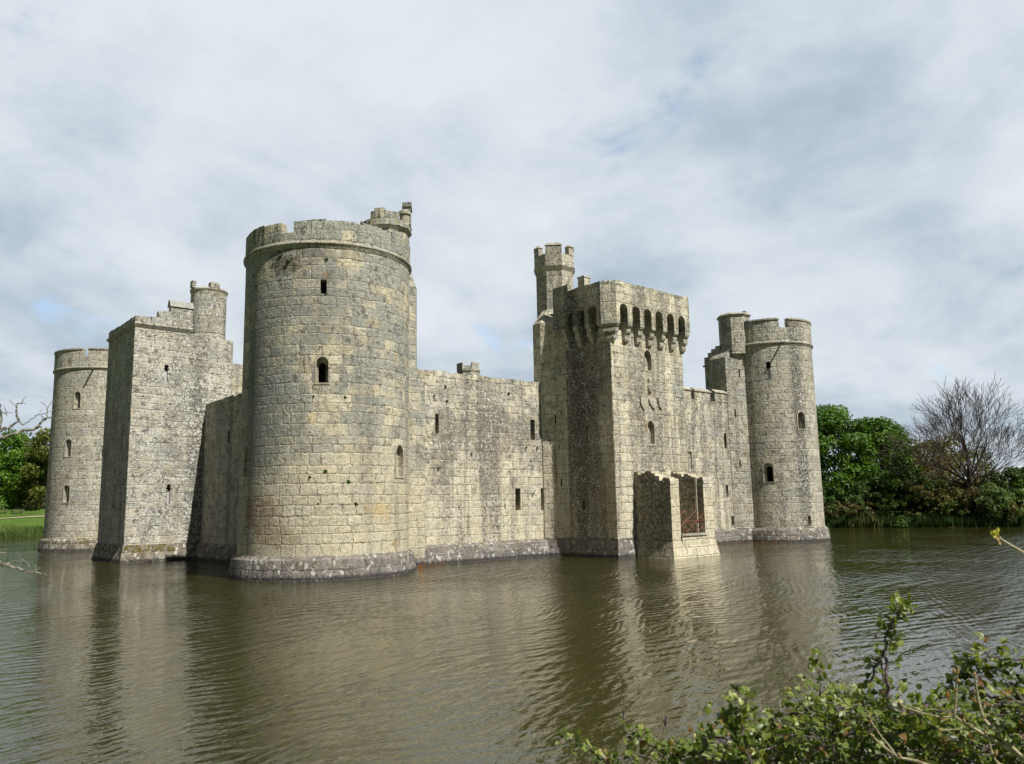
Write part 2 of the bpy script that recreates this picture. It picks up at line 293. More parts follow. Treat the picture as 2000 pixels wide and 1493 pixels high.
# ------------------------------------------------------------------ mesh helpers
class MB:
    def __init__(s): s.v = []; s.f = []; s.uv = None
    def add(s, vs, fs):
        o = len(s.v); s.v += [tuple(map(float, q)) for q in vs]; s.f += [tuple(o+i for i in q) for q in fs]; return s
    def prism(s, poly, z0, z1, top=None):                            # poly anticlockwise in plan
        n = len(poly); t = top or poly
        z1 = z1 if isinstance(z1, (list, tuple)) else [z1]*n
        return s.add([(x, y, z0) for x, y in poly] + [(x, y, z) for (x, y), z in zip(t, z1)],
                     [tuple(range(n-1, -1, -1)), tuple(range(n, 2*n))] + [(i, (i+1) % n, n+(i+1) % n, n+i) for i in range(n)])
    def box(s, x0, x1, y0, y1, z0, z1): return s.prism([(x0, y0), (x1, y0), (x1, y1), (x0, y1)], z0, z1)
    def lathe(s, c, prof, n=96):                                      # closed profile of (r, z), outward order
        k = len(prof); vs = []; fs = []
        for i in range(n):
            a = 2*math.pi*i/n
            vs += [(c[0]+r*math.cos(a), c[1]+r*math.sin(a), z) for r, z in prof]
        for i in range(n):
            j = (i+1) % n
            fs += [(i*k+q, j*k+q, j*k+(q+1) % k, i*k+(q+1) % k) for q in range(k)]
        return s.add(vs, fs)
    def cyl(s, c, r0, r1, z0, z1, n=96, a0=0.0):
        P = lambda r: [(c[0]+r*math.cos(a0+2*math.pi*i/n), c[1]+r*math.sin(a0+2*math.pi*i/n)) for i in range(n)]
        return s.prism(P(r0), z0, z1, P(r1))
    def strip(s, A, B, z0, tops, closed=False):                       # wall between outer path A and inner path B, a top height per bay
        n = len(tops)
        for i in range(n):
            j = (i+1) % len(A); a, b, c, d = A[i], A[j], B[j], B[i]; t = tops[i]
            s.add([(*a, z0), (*b, z0), (*b, t), (*a, t)], [(0, 1, 2, 3)])
            s.add([(*c, z0), (*d, z0), (*d, t), (*c, t)], [(0, 1, 2, 3)])
            s.add([(*a, t), (*b, t), (*c, t), (*d, t)], [(0, 1, 2, 3)])
            s.add([(*a, z0), (*d, z0), (*c, z0), (*b, z0)], [(0, 1, 2, 3)])
            nx = tops[(i+1) % n] if (closed or i+1 < n) else z0
            if abs(nx-t) > 1e-6:
                lo, hi = min(nx, t), max(nx, t)
                q = [(*b, lo), (*c, lo), (*c, hi), (*b, hi)]; s.add(q if nx < t else q[::-1], [(0, 1, 2, 3)])
            if i == 0 and not closed: s.add([(*d, z0), (*a, z0), (*a, t), (*d, t)], [(0, 1, 2, 3)])
        return s
    def tube(s, pts, rad, n=6):
        pts = [Vector(p) for p in pts]; vs = []; fs = []; k = len(pts)
        ref = Vector((.31, .17, .93))
        for i, p in enumerate(pts):
            t = (pts[min(i+1, k-1)]-pts[max(i-1, 0)]).normalized()
            a = t.cross(ref if abs(t.dot(ref)) < .95 else Vector((1, 0, 0))).normalized(); b = t.cross(a)
            for q in range(n):
                w = 2*math.pi*q/n; vs.append(p+(a*math.cos(w)+b*math.sin(w))*rad[i])
        for i in range(k-1):
            fs += [(i*n+q, i*n+(q+1) % n, (i+1)*n+(q+1) % n, (i+1)*n+q) for q in range(n)]
        fs += [tuple(range(n-1, -1, -1)), tuple((k-1)*n+q for q in range(n))]
        return s.add(vs, fs)

def uvmap(me, mode, off):
    ly = me.uv_layers.new(name='UVMap') if not me.uv_layers else me.uv_layers[0]
    nl = len(me.loops); co = np.empty(len(me.vertices)*3); me.vertices.foreach_get('co', co); co = co.reshape(-1, 3)+np.array(off)
    li = np.empty(nl, int); me.loops.foreach_get('vertex_index', li); P = co[li]
    pn = np.empty(len(me.polygons)*3); me.polygons.foreach_get('normal', pn); pn = pn.reshape(-1, 3)
    tot = np.empty(len(me.polygons), int); me.polygons.foreach_get('loop_total', tot); N = np.repeat(pn, tot, 0)
    flat = np.abs(N[:, 2]) > .8
    t = np.stack([-N[:, 1], N[:, 0]], 1); t /= np.maximum(np.linalg.norm(t, axis=1, keepdims=True), 1e-6)
    if mode == 'box': u = (P[:, :2]*t).sum(1)+N[:, 0]*3.7
    else:
        cx, cy, r = mode; ang = np.arctan2(P[:, 1]-cy, P[:, 0]-cx)
        pid = np.repeat(np.arange(len(tot)), tot); ca = np.arctan2(np.bincount(pid, P[:, 1]-cy)/tot, np.bincount(pid, P[:, 0]-cx)/tot)[pid]
        ang = ca+(ang-ca+np.pi) % (2*np.pi)-np.pi; u = ang*r
        rad = np.abs((N[:, :2]*np.stack([np.cos(ca), np.sin(ca)], 1)).sum(1)) < .5
        u = np.where(rad, (P[:, :2]*t).sum(1), u)
    uv = np.stack([np.where(flat, P[:, 0], u), np.where(flat, P[:, 1], P[:, 2])], 1)
    ly.data.foreach_set('uv', uv.ravel())

def rootloc(p):
    while p is not None and p.parent is not None: p = p.parent
    return Vector((0, 0, 0)) if p is None else p.location.copy()
def cutmesh(me, cutters):
    o = bpy.data.objects.new('tmp', me); COL.objects.link(o); tmp = []
    for cb in cutters:
        if not cb.v: continue
        cm = bpy.data.meshes.new('cut'); cm.from_pydata(cb.v, [], cb.f); cm.update(); fixn(cm)
        co = bpy.data.objects.new('cut', cm); COL.objects.link(co); tmp.append(co)
        md = o.modifiers.new('b', 'BOOLEAN'); md.operation = 'DIFFERENCE'; md.object = co; md.solver = 'EXACT'; md.use_hole_tolerant = True
    bpy.context.view_layer.update()
    res = bpy.data.meshes.new_from_object(o.evaluated_get(bpy.context.evaluated_depsgraph_get()))
    for q in [o]+tmp: bpy.data.objects.remove(q)
    return res
def fixn(me):
    import bmesh
    b = bmesh.new(); b.from_mesh(me); bmesh.ops.remove_doubles(b, verts=b.verts, dist=1e-5); bmesh.ops.recalc_face_normals(b, faces=b.faces); b.to_mesh(me); b.free()
def obj(name, mb, material, parent=None, uv='box', smooth=None, cut=None, loc=None, fix=True, rough=0):
    me = bpy.data.meshes.new(name); me.from_pydata(mb.v, [], mb.f); me.update()
    if fix and mb.uv is None: fixn(me)
    if cut: me = cutmesh(me, cut); me.name = name
    if mb.uv is not None:
        ly = me.uv_layers.new(name='UVMap'); ly.data.foreach_set('uv', np.asarray(mb.uv, float).ravel())
    elif uv is not None: uvmap(me, uv, (0, 0, 0))
    if rough:
        for q in me.vertices: q.co += Vector((rnd.gauss(0, rough), rnd.gauss(0, rough), rnd.gauss(0, rough*.8)))
    off = rootloc(parent) if parent is not None else Vector(loc or (0, 0, 0))
    me.transform(Matrix.Translation(-off))
    if smooth:
        me.polygons.foreach_set('use_smooth', [True]*len(me.polygons)); me.set_sharp_from_angle(angle=R(smooth))
    me.materials.clear(); me.materials.append(material); me.update()
    o = bpy.data.objects.new(name, me); COL.objects.link(o)
    if parent is not None: o.parent = parent
    else: o.location = off
    return o
def thing(name, label, cat, loc, group=None):
    o = bpy.data.objects.new(name, None); o.empty_display_size = .5; COL.objects.link(o); o.location = loc
    return tag(o, label, cat, group)
def tag(o, label, cat, group=None, kind=None):
    o['label'] = label; o['category'] = cat
    if group: o['group'] = group
    if kind: o['kind'] = kind
    return o
def struct(o): o['kind'] = 'structure'; return o

# openings: cut from a wall and dressed with a window part
def outline(w, h, style):
    if style == 'slit': return [(-w/2, 0), (w/2, 0), (w/2, h), (-w/2, h)]
    if style == 'key':
        r = w*.72; e = w*.95; zc = h-2.3*r; return [(-w/2, 0), (w/2, 0), (w/2, zc-.05), (e, zc-.05), (e, zc+.04), (w/2, zc+.08)] + [(r*math.cos(a), h-r+r*math.sin(a)) for a in np.linspace(-.6, math.pi+.6, 9)] + [(-w/2, zc+.08), (-e, zc+.04), (-e, zc-.05), (-w/2, zc-.05)]
    k = .5 if style == 'arch' else .8
    hs = h-w*k
    return [(-w/2, 0), (w/2, 0)] + [(w/2*math.cos(a), hs+w*k*math.sin(a)**(1.0 if style == 'arch' else .8)) for a in np.linspace(0, math.pi, 11)]
class Wall:
    def __init__(s): s.deep = MB(); s.shallow = MB(); s.win = []
    def plate(s, mb, pts, P, n, a, b):
        t = Vector((-n[1], n[0], 0)); n = Vector((n[0], n[1], 0)); k = len(pts)
        L = [P+t*q+Vector((0, 0, z))+n*a for q, z in pts]+[P+t*q+Vector((0, 0, z))+n*b for q, z in pts]
        mb.add(L, [tuple(range(k)), tuple(range(2*k-1, k-1, -1))]+[(i, k+i, k+(i+1) % k, (i+1) % k) for i in range(k)])
    def ringp(s, mb, A, B, P, n, a, b):
        t = Vector((-n[1], n[0], 0)); n = Vector((n[0], n[1], 0)); k = len(A)
        c = lambda pts, d: [P+t*q+Vector((0, 0, z))+n*d for q, z in pts]
        L = c(A, a)+c(B, a)+c(A, b)+c(B, b); F = []
        for i in range(k):
            j = (i+1) % k
            F += [(i, j, k+j, k+i), (2*k+i, 3*k+i, 3*k+j, 2*k+j), (i, 2*k+i, 2*k+j, j), (k+i, k+j, 3*k+j, 3*k+i)]
        mb.add(L, F)
    def open(s, P, n, w, h, style, inner=None, depth=1.1, recess=.28, name='window'):
        P = Vector(P); n = Vector((n[0], n[1])).normalized(); pts = outline(w, h, style)
        if style in ('slit', 'key'):
            s.plate(s.deep, pts, P, n, .4, -depth)
            bk = MB(); s.plate(bk, [(q*1.06, z*1.04-.02) for q, z in pts], P, n, -.62, -.70); b2_ = None
            if style == 'key' and w < .3: b2_ = MB(); s.plate(b2_, [(-w*.55, -.02), (w*.55, -.02), (w*.55, h*.62), (-w*.55, h*.62)], P, n, -.14, -.24)
            s.win.append((name, bk, 'void', b2_))
        else:
            s.plate(s.shallow, pts, P, n, .4, -recess)
            iw, ih, io = inner or (w*.5, h*.82, 0.0)
            ip = [(q+io, z+h*.03) for q, z in outline(iw, ih, style)]
            if iw > 0: s.plate(s.deep, ip, P, n, .5, -depth)
            fr = MB(); g2 = [(q*(1+.14/w), z+(.07 if z > .01 else -.08)) for q, z in pts]; s.ringp(fr, [(q*.985, z*.985+.006) for q, z in pts], g2, P, n, .03, -.10)
            bk = None
            if iw > 0:
                bk = MB(); s.plate(bk, [(io+(q-io)*1.08, z*1.03-.02) for q, z in ip], P, n, -.75, -.82)
            s.win.append((name, fr, 'dressed', bk))
    def niche(s, P, n, w, h, style='slit', d=.12):
        s.plate(s.shallow, outline(w, h, style), Vector(P), Vector((n[0], n[1])).normalized(), .4, -d)
    def dress(s, parent):
        for name, mb, mk, bk in s.win:
            o = obj(name, mb, M[mk], parent, smooth=40 if mk == 'dressed' else None)
            if bk: obj('opening' if mk == 'dressed' else 'daylight_plate', bk, M['void' if mk == 'dressed' else 'daylight'], o)
    def cuts(s): return [s.shallow, s.deep]
def jit(n, z, a, run=3):
    o = []; 
    while len(o) < n:
        q = z+rnd.uniform(-a, a); o += [q]*rnd.randint(1, run)
    return o[:n]
def circ(c, r, n, a0=0.0): return [(c[0]+r*math.cos(a0+2*math.pi*i/n), c[1]+r*math.sin(a0+2*math.pi*i/n)) for i in range(n)]
def offset(poly, d):                                                  # mitred offset of an anticlockwise polygon
    n = len(poly); o = []
    for i in range(n):
        p, q, r = (Vector(poly[k]) for k in (i-1, i, (i+1) % n))
        e1 = (q-p).normalized(); e2 = (r-q).normalized(); n1 = Vector((e1.y, -e1.x)); n2 = Vector((e2.y, -e2.x))
        b = (n1+n2).normalized(); o.append(tuple(q+b*(d/max(b.dot(n1), .3))))
    return o
def frame_poly(poly, d0, z0, d1, z1, mb=None):                        # moulding round a polygon
    mb = mb or MB(); A = offset(poly, d0); B = offset(poly, d1); I = offset(poly, -.03); n = len(poly)
    P = [[(x, y, z0) for x, y in I], [(x, y, z0+.0) for x, y in A], [(x, y, z1) for x, y in B], [(x, y, z1+.02) for x, y in I]]
    vs = sum(P, []); fs = []
    for k in range(4):
        for i in range(n): j = (i+1) % n; q = (k+1) % 4; fs.append((k*n+i, k*n+j, q*n+j, q*n+i))
    return mb.add(vs, fs)

# ------------------------------------------------------------------ ground, water
SHORE = [(-34, -29), (-24, -30.5), (-16.5, -31.5), (-11.5, -35.0), (-8.5, -40.2), (5, -42), (60, -36), (86, -24), (68.9, 9.1), (65, 25), (62, 101), (30, 96), (4, 97.2), (-8, 102.5), (-36, 101)]
SH = np.array(SHORE)
def sdf(X, Y):                                                        # negative inside the moat
    X = np.asarray(X, float); Y = np.asarray(Y, float); D = np.full(X.shape, 1e9); ins = np.zeros(X.shape, bool)
    for i in range(len(SH)):
        a, b = SH[i], SH[(i+1) % len(SH)]; e = b-a
        t = np.clip(((X-a[0])*e[0]+(Y-a[1])*e[1])/(e@e), 0, 1)
        D = np.minimum(D, np.hypot(X-a[0]-t*e[0], Y-a[1]-t*e[1]))
        c = ((a[1] > Y) != (b[1] > Y)) & (X < (b[0]-a[0])*(Y-a[1])/(b[1]-a[1]+1e-12)+a[0]); ins ^= c
    return np.where(ins, -D, D)
def height(X, Y):
    d = sdf(X, Y)+.35*np.sin(np.asarray(X)*.7)*np.cos(np.asarray(Y)*.55+1)
    north = np.clip((np.asarray(Y)-80)/12, 0, 1)
    out = (1-north)*np.minimum(.12+.34*d, 1.55)+north*(.2+np.minimum(.135*d, 3.9)+np.maximum(d-29, 0)*.012)
    return np.where(d < 0, np.maximum(-1.2, .5*d), out)
def h1(x, y): return float(height(np.array([x]), np.array([y]))[0])
xs = np.concatenate([[-1800, -900, -450, -200, -110, -75], np.arange(-58, 122, 1.25), [128, 140, 160, 200, 280, 450, 900, 1800]])
ys = np.concatenate([[-1800, -900, -450, -200, -110, -80], np.arange(-66, 190, 1.25), [200, 220, 260, 340, 500, 900, 1800]])
X, Y = np.meshgrid(xs, ys); Z = height(X, Y)
far_ = np.hypot(X-20, Y-20); Z = Z+np.where(far_ > 250, (far_-250)*.004, 0)
nx, ny = len(xs), len(ys)
mb = MB(); mb.v = [tuple(q) for q in np.stack([X.ravel(), Y.ravel(), Z.ravel()], 1)]
mb.f = [(j*nx+i, j*nx+i+1, (j+1)*nx+i+1, (j+1)*nx+i) for j in range(ny-1) for i in range(nx-1)]
struct(obj('ground', mb, M['turf'], None, uv=None, smooth=60, fix=False))
struct(obj('water', MB().add([(-60, -60, 0), (110, -60, 0), (110, 120, 0), (-60, 120, 0)], [(0, 1, 2, 3)]), M['water'], None, uv=None, fix=False))
struct(obj('courtyard', MB().prism([(1, 1), (41, 1), (41, 43), (1, 43)], -.8, .9), M['turf'], None, uv=None))
# gravel path on the far lawn
pp = [far(158, x, 1004) for x in (-60, -20, 20, 60, 100, 140)]
mb = MB()
for a, b in zip(pp[:-1], pp[1:]):
    q = [(a[0], a[1]-.5), (b[0], b[1]-.5), (b[0], b[1]+.5), (a[0], a[1]+.5)]
    mb.add([(x, y, h1(x, y)+.05) for x, y in q], [(0, 1, 2, 3)])
struct(obj('path', mb, M['gravel'], None, uv=None))

# ------------------------------------------------------------------ round towers
def plant(parent, P, r=.12, n=30, name='wall_plant', mk='darkleaf'):
    mb = MB(); mb.uv = []
    for _ in range(n):
        q = Vector(P)+Vector((rnd.gauss(0, r*.3), rnd.gauss(0, r*.3), rnd.gauss(0, r*.25))); leafquad(mb, q, Vector((rnd.gauss(0, 1), rnd.gauss(-.5, 1), rnd.gauss(.4, 1))), r*.5)
    return obj(name, mb, M[mk], parent, uv=None)
def leafquad(mb, p, nrm, s, u=None, v=None, asp=.62):
    nrm = nrm.normalized() if nrm.length > 1e-6 else Vector((0, 0, 1))
    a = nrm.orthogonal().normalized(); a.rotate(Matrix.Rotation(rnd.uniform(0, 6.28), 3, nrm)); b = nrm.cross(a)
    mb.add([p-a*s, p-b*s*asp+nrm*s*.1, p+a*s, p+b*s*asp+nrm*s*.1], [(0, 1, 2, 3)])
    u = rnd.random() if u is None else u; v = rnd.random() if v is None else v
    mb.uv += [(u, v)]*4

def tower(label, c, rad, zs, H, mk, pk, gaps, coping, wins, spout=None, plants=(), sill=.62):
    t = thing('round_tower', label, 'tower', (c[0], c[1], 0), 'round corner towers of the castle')
    w = Wall()
    for (x0, x1, y0, y1, style, inner) in wins:                      # measured window rectangles
        lo = oncyl(c, rad, (x0+x1)/2, y1); hi = oncyl(c, rad, (x0+x1)/2, y0)
        n = np.array([lo[0]-c[0], lo[1]-c[1]])/rad
        a = oncyl(c, rad, x0, (y0+y1)/2); b = oncyl(c, rad, x1, (y0+y1)/2); wd = math.hypot(*(b-a)[:2])
        if style == 'niche': w.niche(lo, n, min(wd, .5), hi[2]-lo[2], 'point', .2); continue
        w.open(lo, n, min(wd, 1.1), hi[2]-lo[2], style, inner, name='window' if style != 'slit' else 'loophole')
    body = MB().cyl(c, rad, rad, -1.2, zs-.18, 128)
    obj('wall', body, M[mk], t, uv=(c[0], c[1], rad), smooth=30, cut=w.cuts())
    w.dress(t)
    obj('plinth', MB().lathe(c, [(rad-.1, -1.2), (rad+.46, -1.2), (rad+.34, .45), (rad+.25, .95), (rad+.04, 1.14), (rad-.1, 1.14)], 96), M[pk], t, uv=(c[0], c[1], rad), smooth=25)
    sc = MB().lathe(c, [(rad-.35, zs-.18), (rad+.02, zs-.18), (rad+.06, zs-.08), (rad+.14, zs+.02), (rad+.14, zs+.09), (rad+.06, zs+.16), (rad-.35, zs+.16)], 96)
    obj('string_course', sc, M['dressed'], t, uv=(c[0], c[1], rad), smooth=35)
    n = 120; tops = jit(n, H, .03 if coping else .06, 4)
    cop = MB()
    for i in range(n):
        a = (i+.5)*360/n; a = a-360 if a > 180 else a
        if any(p <= a <= q for p, q in gaps): tops[i] = H-sill
    ro, ri = rad+.05, rad-.45
    A = circ(c, ro, n); B = circ(c, ri, n)
    par = MB().strip(A, B, zs+.16, tops, True)
    obj('parapet', par, M[mk], t, uv=(c[0], c[1], rad), rough=.008 if coping else .012)
    if coping:
        A2 = circ(c, ro+.07, n); B2 = circ(c, ri-.03, n); i = 0
        while i < n:
            if tops[i] > H-.3:
                j = i
                while j < n and tops[j] > H-.3: j += 1
                m_ = [H+.17+rnd.uniform(-.02, .02) for _ in range(i, j)]
                cop.strip([A2[k % n] for k in range(i, j+1)], [B2[k % n] for k in range(i, j+1)], H+.04, m_); i = j
            else: i += 1
        obj('coping', cop, M['dressed'], t, uv=(c[0], c[1], rad))
    if spout:
        a = R(spout); u = Vector((math.cos(a), math.sin(a), 0)); P = Vector((c[0], c[1], zs-.02))
        obj('water_spout', MB().tube([P+u*(rad-.3), P+u*(rad+1.0)+Vector((0, 0, -.12))], [.075, .075], 8), M['lead'], t, uv=None, smooth=40)
    for q in plants: plant(t, q[0], q[1]*.62)
    return t

CSW = (0.0, 0.0); CSE = (41.07, -1.53); CNW = (-.58, 43.46)
cs = lambda x, y: oncyl(CSW, 4.4, x, y)
tSW = tower('massive near round tower of buff stone with a notched parapet', CSW, 4.4, 16.50, 17.75, 'near', 'plinth',
    [(-151, -142), (-20, -10), (100, 110), (40, 50)], False,
    [(625.5, 638, 546, 574, 'slit', None), (617, 641, 697, 748, 'arch', (.36, 1.05, -.03)), (773, 787, 869, 931, 'point', (0, 0, 0)), (474.5, 483, 873, 930, 'niche', None),
     (778.8, 780.6, 1039, 1066, 'slit', None)], None,
    [(cs(567, 508), .28), (cs(548, 500), .2), (cs(638, 507), .2), (cs(674, 776), .16), (cs(613, 774), .12), (cs(681, 941), .2), (cs(636, 920), .2), (cs(695, 984), .17), (cs(622, 984), .12), (cs(649, 985), .12), (cs(636, 574), .12), (cs(606, 932), .15)])
angE = lambda x, y: math.degrees(math.atan2(*(oncyl(CSE, 3.7, x, y)[:2]-np.array(CSE))[::-1]))
tSE = tower('far right round tower with two pale-capped merlons and a dark stain', CSE, 3.6, 16.13, 18.05, 'se', 'plinth',
    [(angE(1521, 630), angE(1538, 630)), (-30, -22), (60, 70), (165, 175)], True,
    [(1499, 1506, 706, 742, 'key', None), (1559.5, 1573, 804, 838, 'point', (.42, .95, -.05)), (1493, 1512, 904, 942, 'arch', (.5, 1.25, .03)), (1579, 1585, 1008, 1026, 'slit', None)], angE(1526, 672))
tNW = tower('far left round tower partly hidden behind the square tower', CNW, 4.5, 16.23, 17.9, 'nw', 'mossplinth',
    [(-133, -126), (-60, -50), (60, 70), (150, 160)], True,
    [(144, 156, 765, 798, 'arch', (.4, 1.45, .12)), (126.5, 138, 858, 892, 'arch', (.38, 1.5, .12)), (123, 134.5, 948, 982, 'arch', (.38, 1.5, .12)), (198.5, 200.5, 878, 892, 'slit', None), (195.2, 197, 966, 981, 'slit', None)], -119)

def octa(c, r, n=8, a0=math.pi/8): return circ(c, r, n, a0)
# stair turret behind the near tower: octagon over a wider base, broken crown
cT = (4.42, 1.35)
b0 = [(2.5, -.12), (5.62, -.12), (5.98, .3), (5.98, 3.2), (2.5, 3.2)]; b1 = [(2.5, -.15), (6.25, -.15), (6.5, .2), (6.5, 3.2), (2.5, 3.2)]
obj('turret_base', MB().prism(b1, -1.2, 11.3).prism(b0, 11.3, 16.4).prism(b0, 16.4, 17.7, offset(b0, -.42)), M['near'], tSW)
tur = obj('stair_turret', MB().prism(octa(cT, 1.46), 16.9, 19.85), M['near'], tSW)
obj('string_course', frame_poly(octa(cT, 1.46), .02, 19.72, .16, 19.92), M['dressed'], tur)
A = circ(cT, 1.54, 32, math.pi/8); B = circ(cT, 1.12, 32, math.pi/8); tp = []
for i in range(32):
    a = math.degrees(math.pi/8+2*math.pi*(i+.5)/32) % 360
    tp.append(20.85+rnd.uniform(-.16, .10) if 200 < a < 275 else (20.3+rnd.uniform(-.12, .12)))
obj('broken_parapet', MB().strip(A, B, 19.92, tp, True), M['near'], tur, rough=.03)
# one tall merlon left standing and a small round stub
u_ = lambda a, r: (cT[0]+r*math.cos(R(a)), cT[1]+r*math.sin(R(a)))
mq = [u_(309, 1.58), u_(338, 1.58), u_(338, 1.1), u_(309, 1.1)]
obj('merlon', MB().prism(mq, 20.3, 21.45).prism(offset(mq, .06), 21.45, [21.72, 21.35, 21.35, 21.72]), M['near'], tur)
pq = u_(291, 1.42)
obj('corbel_stub', MB().cyl(pq, .26, .30, 19.9, 20.75, 14).cyl(pq, .38, .38, 20.75, 20.92, 14).cyl(pq, .30, .24, 20.92, 21.05, 14), M['dressed'], tur, smooth=40)

# stair turret against the far right tower
w = Wall()
PA, PB = (36.15, -.55), (37.6, -1.62); nn = (-(PB[1]-PA[1])*-1, 0)
fn = np.array([PB[1]-PA[1], -(PB[0]-PA[0])]); fn = fn/np.linalg.norm(fn)
fn = fn if fn @ (CAM[:2]-np.array(PA)) > 0 else -fn
for (x, y0, y1) in ((1444.5, 721, 737), (1436.5, 799, 815), (1446, 899, 913)):
    lo = online(PA, PB, x, y1); hi = online(PA, PB, x, y0); w.open(lo, fn, .13, hi[2]-lo[2], 'slit', name='loophole')
bse = [PA, PB, (39.2, -1.6), (39.2, 1.2), (36.15, 1.0)]
cE = (37.75, -.55)
up8 = octa(cE, 1.32)
tb = obj('turret_base', MB().prism(bse, -1.2, 15.2), M['se'], tSE, cut=w.cuts()); w.dress(tSE)
obj('turret_slope', MB().prism(bse, 15.2, 16.0, [(36.6, -.75), (37.5, -1.5), (39, -1.5), (39, .8), (36.6, .7)]), M['se'], tSE)
tur = obj('stair_turret', MB().prism(up8, 15.5, 18.85), M['se'], tSE)
obj('coping', frame_poly(up8, .05, 18.72, .14, 18.86, MB().prism(offset(up8, .14), 18.86, 19.05, offset(up8, -.1))), M['dressed'], tur)
obj('merlon_stub', MB().box(38.5, 38.85, -1.25, -.9, 19.0, 19.4), M['se'], tur)
obj('plinth', frame_poly([PA, PB, (39.0, -1.6), (39.0, 1), (36.15, 1)], .42, -1.2, .05, 1.12), M['plinth'], tSE)
# ragged remnant of an inner wall beside it
A = [(36.6, .2), (36.62, .7), (36.65, 1.15), (36.7, 1.55), (36.72, 1.95)]; B = [(x+.9, y) for x, y in A]
rw = tag(obj('ruined_wall', MB().strip(B[::-1], A[::-1], .5, [15.6, 15.95, 16.2, 16.4]), M['wcurtain'], None, loc=(37, 1, .5)), 'ragged dark stub of wall left of the far right stair turret', 'wall')
obj('string_course', MB().box(36.5, 36.62, .25, 1.98, 14.75, 14.9), M['dressed'], rw)

# ------------------------------------------------------------------ curtain walls
def curtain(label, A, B, thick, z1, mk, pk, wins, merlons=None, ragged=.06, pl=True, plants=()):
    A = Vector(A); B = Vector(B); t = (B-A).normalized(); n = Vector((t.y, -t.x))      # outside on the right of A->B
    th = thing('curtain_wall', label, 'wall', ((A.x+B.x)/2, (A.y+B.y)/2, 0))
    w = Wall()
    for (x0, x1, y0, y1, style) in wins:
        lo = online(A, B, (x0+x1)/2, y1); hi = online(A, B, (x0+x1)/2, y0); a = online(A, B, x0, y0); b = online(A, B, x1, y0)
        if style == 'blocked': w.niche(lo, n, math.hypot(*(b-a)[:2]), hi[2]-lo[2]); continue
        w.open(lo, n, math.hypot(*(b-a)[:2]), hi[2]-lo[2], style, name='loophole')
    P = [tuple(A), tuple(B), tuple(B-n*thick), tuple(A-n*thick)]
    obj('wall', MB().prism(P, -1.2, z1-.35), M[mk], th, cut=w.cuts() if wins else None); w.dress(th)
    k = int((B-A).length/.55); out = [tuple(A+(B-A)*(i/k)) for i in range(k+1)]; inn = [tuple(A+(B-A)*(i/k)-n*(.75 if merlons else thick)) for i in range(k+1)]
    obj('wall_top', MB().strip(out, inn, z1-.35, jit(k, z1, ragged, 2)), M[mk], th, rough=.02)
    if pl:
        pr_ = MB(); q = [(.0, -1.2), (.55, -1.2), (.42, .5), (.34, .95), (.03, 1.14), (.0, 1.14)]
        vs = [(*(A+n*d), z) for d, z in q]+[(*(B+n*d), z) for d, z in q]; m6 = len(q)
        pr_.add(vs, [(i, (i+1) % m6, m6+(i+1) % m6, m6+i) for i in range(m6)]+[tuple(range(m6)), tuple(range(2*m6-1, m6-1, -1))])
        obj('plinth', pr_, M[pk], th)
    for (a, b, zt) in merlons or ():
        p0, p1 = A+t*a, A+t*b
        q = [tuple(p0), tuple(p1), tuple(p1-n*.55), tuple(p0-n*.55)]
        mo = obj('merlon', MB().prism(q, z1+ragged, zt-.2), M[mk], th)
        c0, c1 = p0-t*.06, p1+t*.06; ro = []
        for c in (c0, c1): ro += [(*(c+n*.08), zt-.2), (*(c+n*.08), zt-.12), (*(c-n*.28), zt+.1), (*(c-n*.63), zt-.12), (*(c-n*.63), zt-.2)]
        obj('coping', MB().add(ro, [(0, 1, 6, 5), (1, 2, 7, 6), (2, 3, 8, 7), (3, 4, 9, 8), (4, 0, 5, 9), (4, 3, 2, 1, 0), (5, 6, 7, 8, 9)]), M['dressed'], mo)
    for q in plants: plant(th, q, .09)
    return th
cp = lambda x, y: on('y', .2, x, y)
curtain('pale curtain wall between the near round tower and the gate tower', (3.2, .27), (17.4, .27), 1.9, 11.48, 'curtain', 'plinth',
    [(850, 857, 809, 847, 'slit'), (1036.5, 1045, 820, 859, 'slit'), (1007, 1017, 954, 997, 'slit'), (1057, 1063.5, 954, 997, 'slit'), (868, 872, 753, 760, 'slit'), (991.5, 995.5, 767, 773, 'slit'), (895.5, 897.5, 987, 997, 'slit'), (985.5, 987.5, 984, 995, 'slit')],
    plants=[cp(874, 783), cp(848, 773), cp(1050, 875), cp(1028, 874), cp(921, 887), cp(857, 915), cp(1042, 965)])
curtain('short curtain wall with stone merlons right of the gate tower', (23.5, -.5), (38, -.5), 1.9, 11.36, 'curtain', 'plinth',
    [(1415, 1420, 847, 876, 'slit'), (1419, 1423.5, 948, 971, 'slit'), (1429.5, 1434, 1008, 1027, 'slit'), (1346, 1352.5, 883, 916, 'blocked')],
    merlons=[(4.8, 7.85, 12.25), (8.3, 10.4, 12.25), (11.0, 12.75, 12.32)], ragged=.02)
curtain('shaded west curtain wall between square tower and near round tower', (0, 19.5), (0, 3.2), 2.0, 10.93, 'wcurtain', 'plinth',
    [(444, 449, 841, 865, 'slit'), (382, 386, 954, 972, 'slit')])

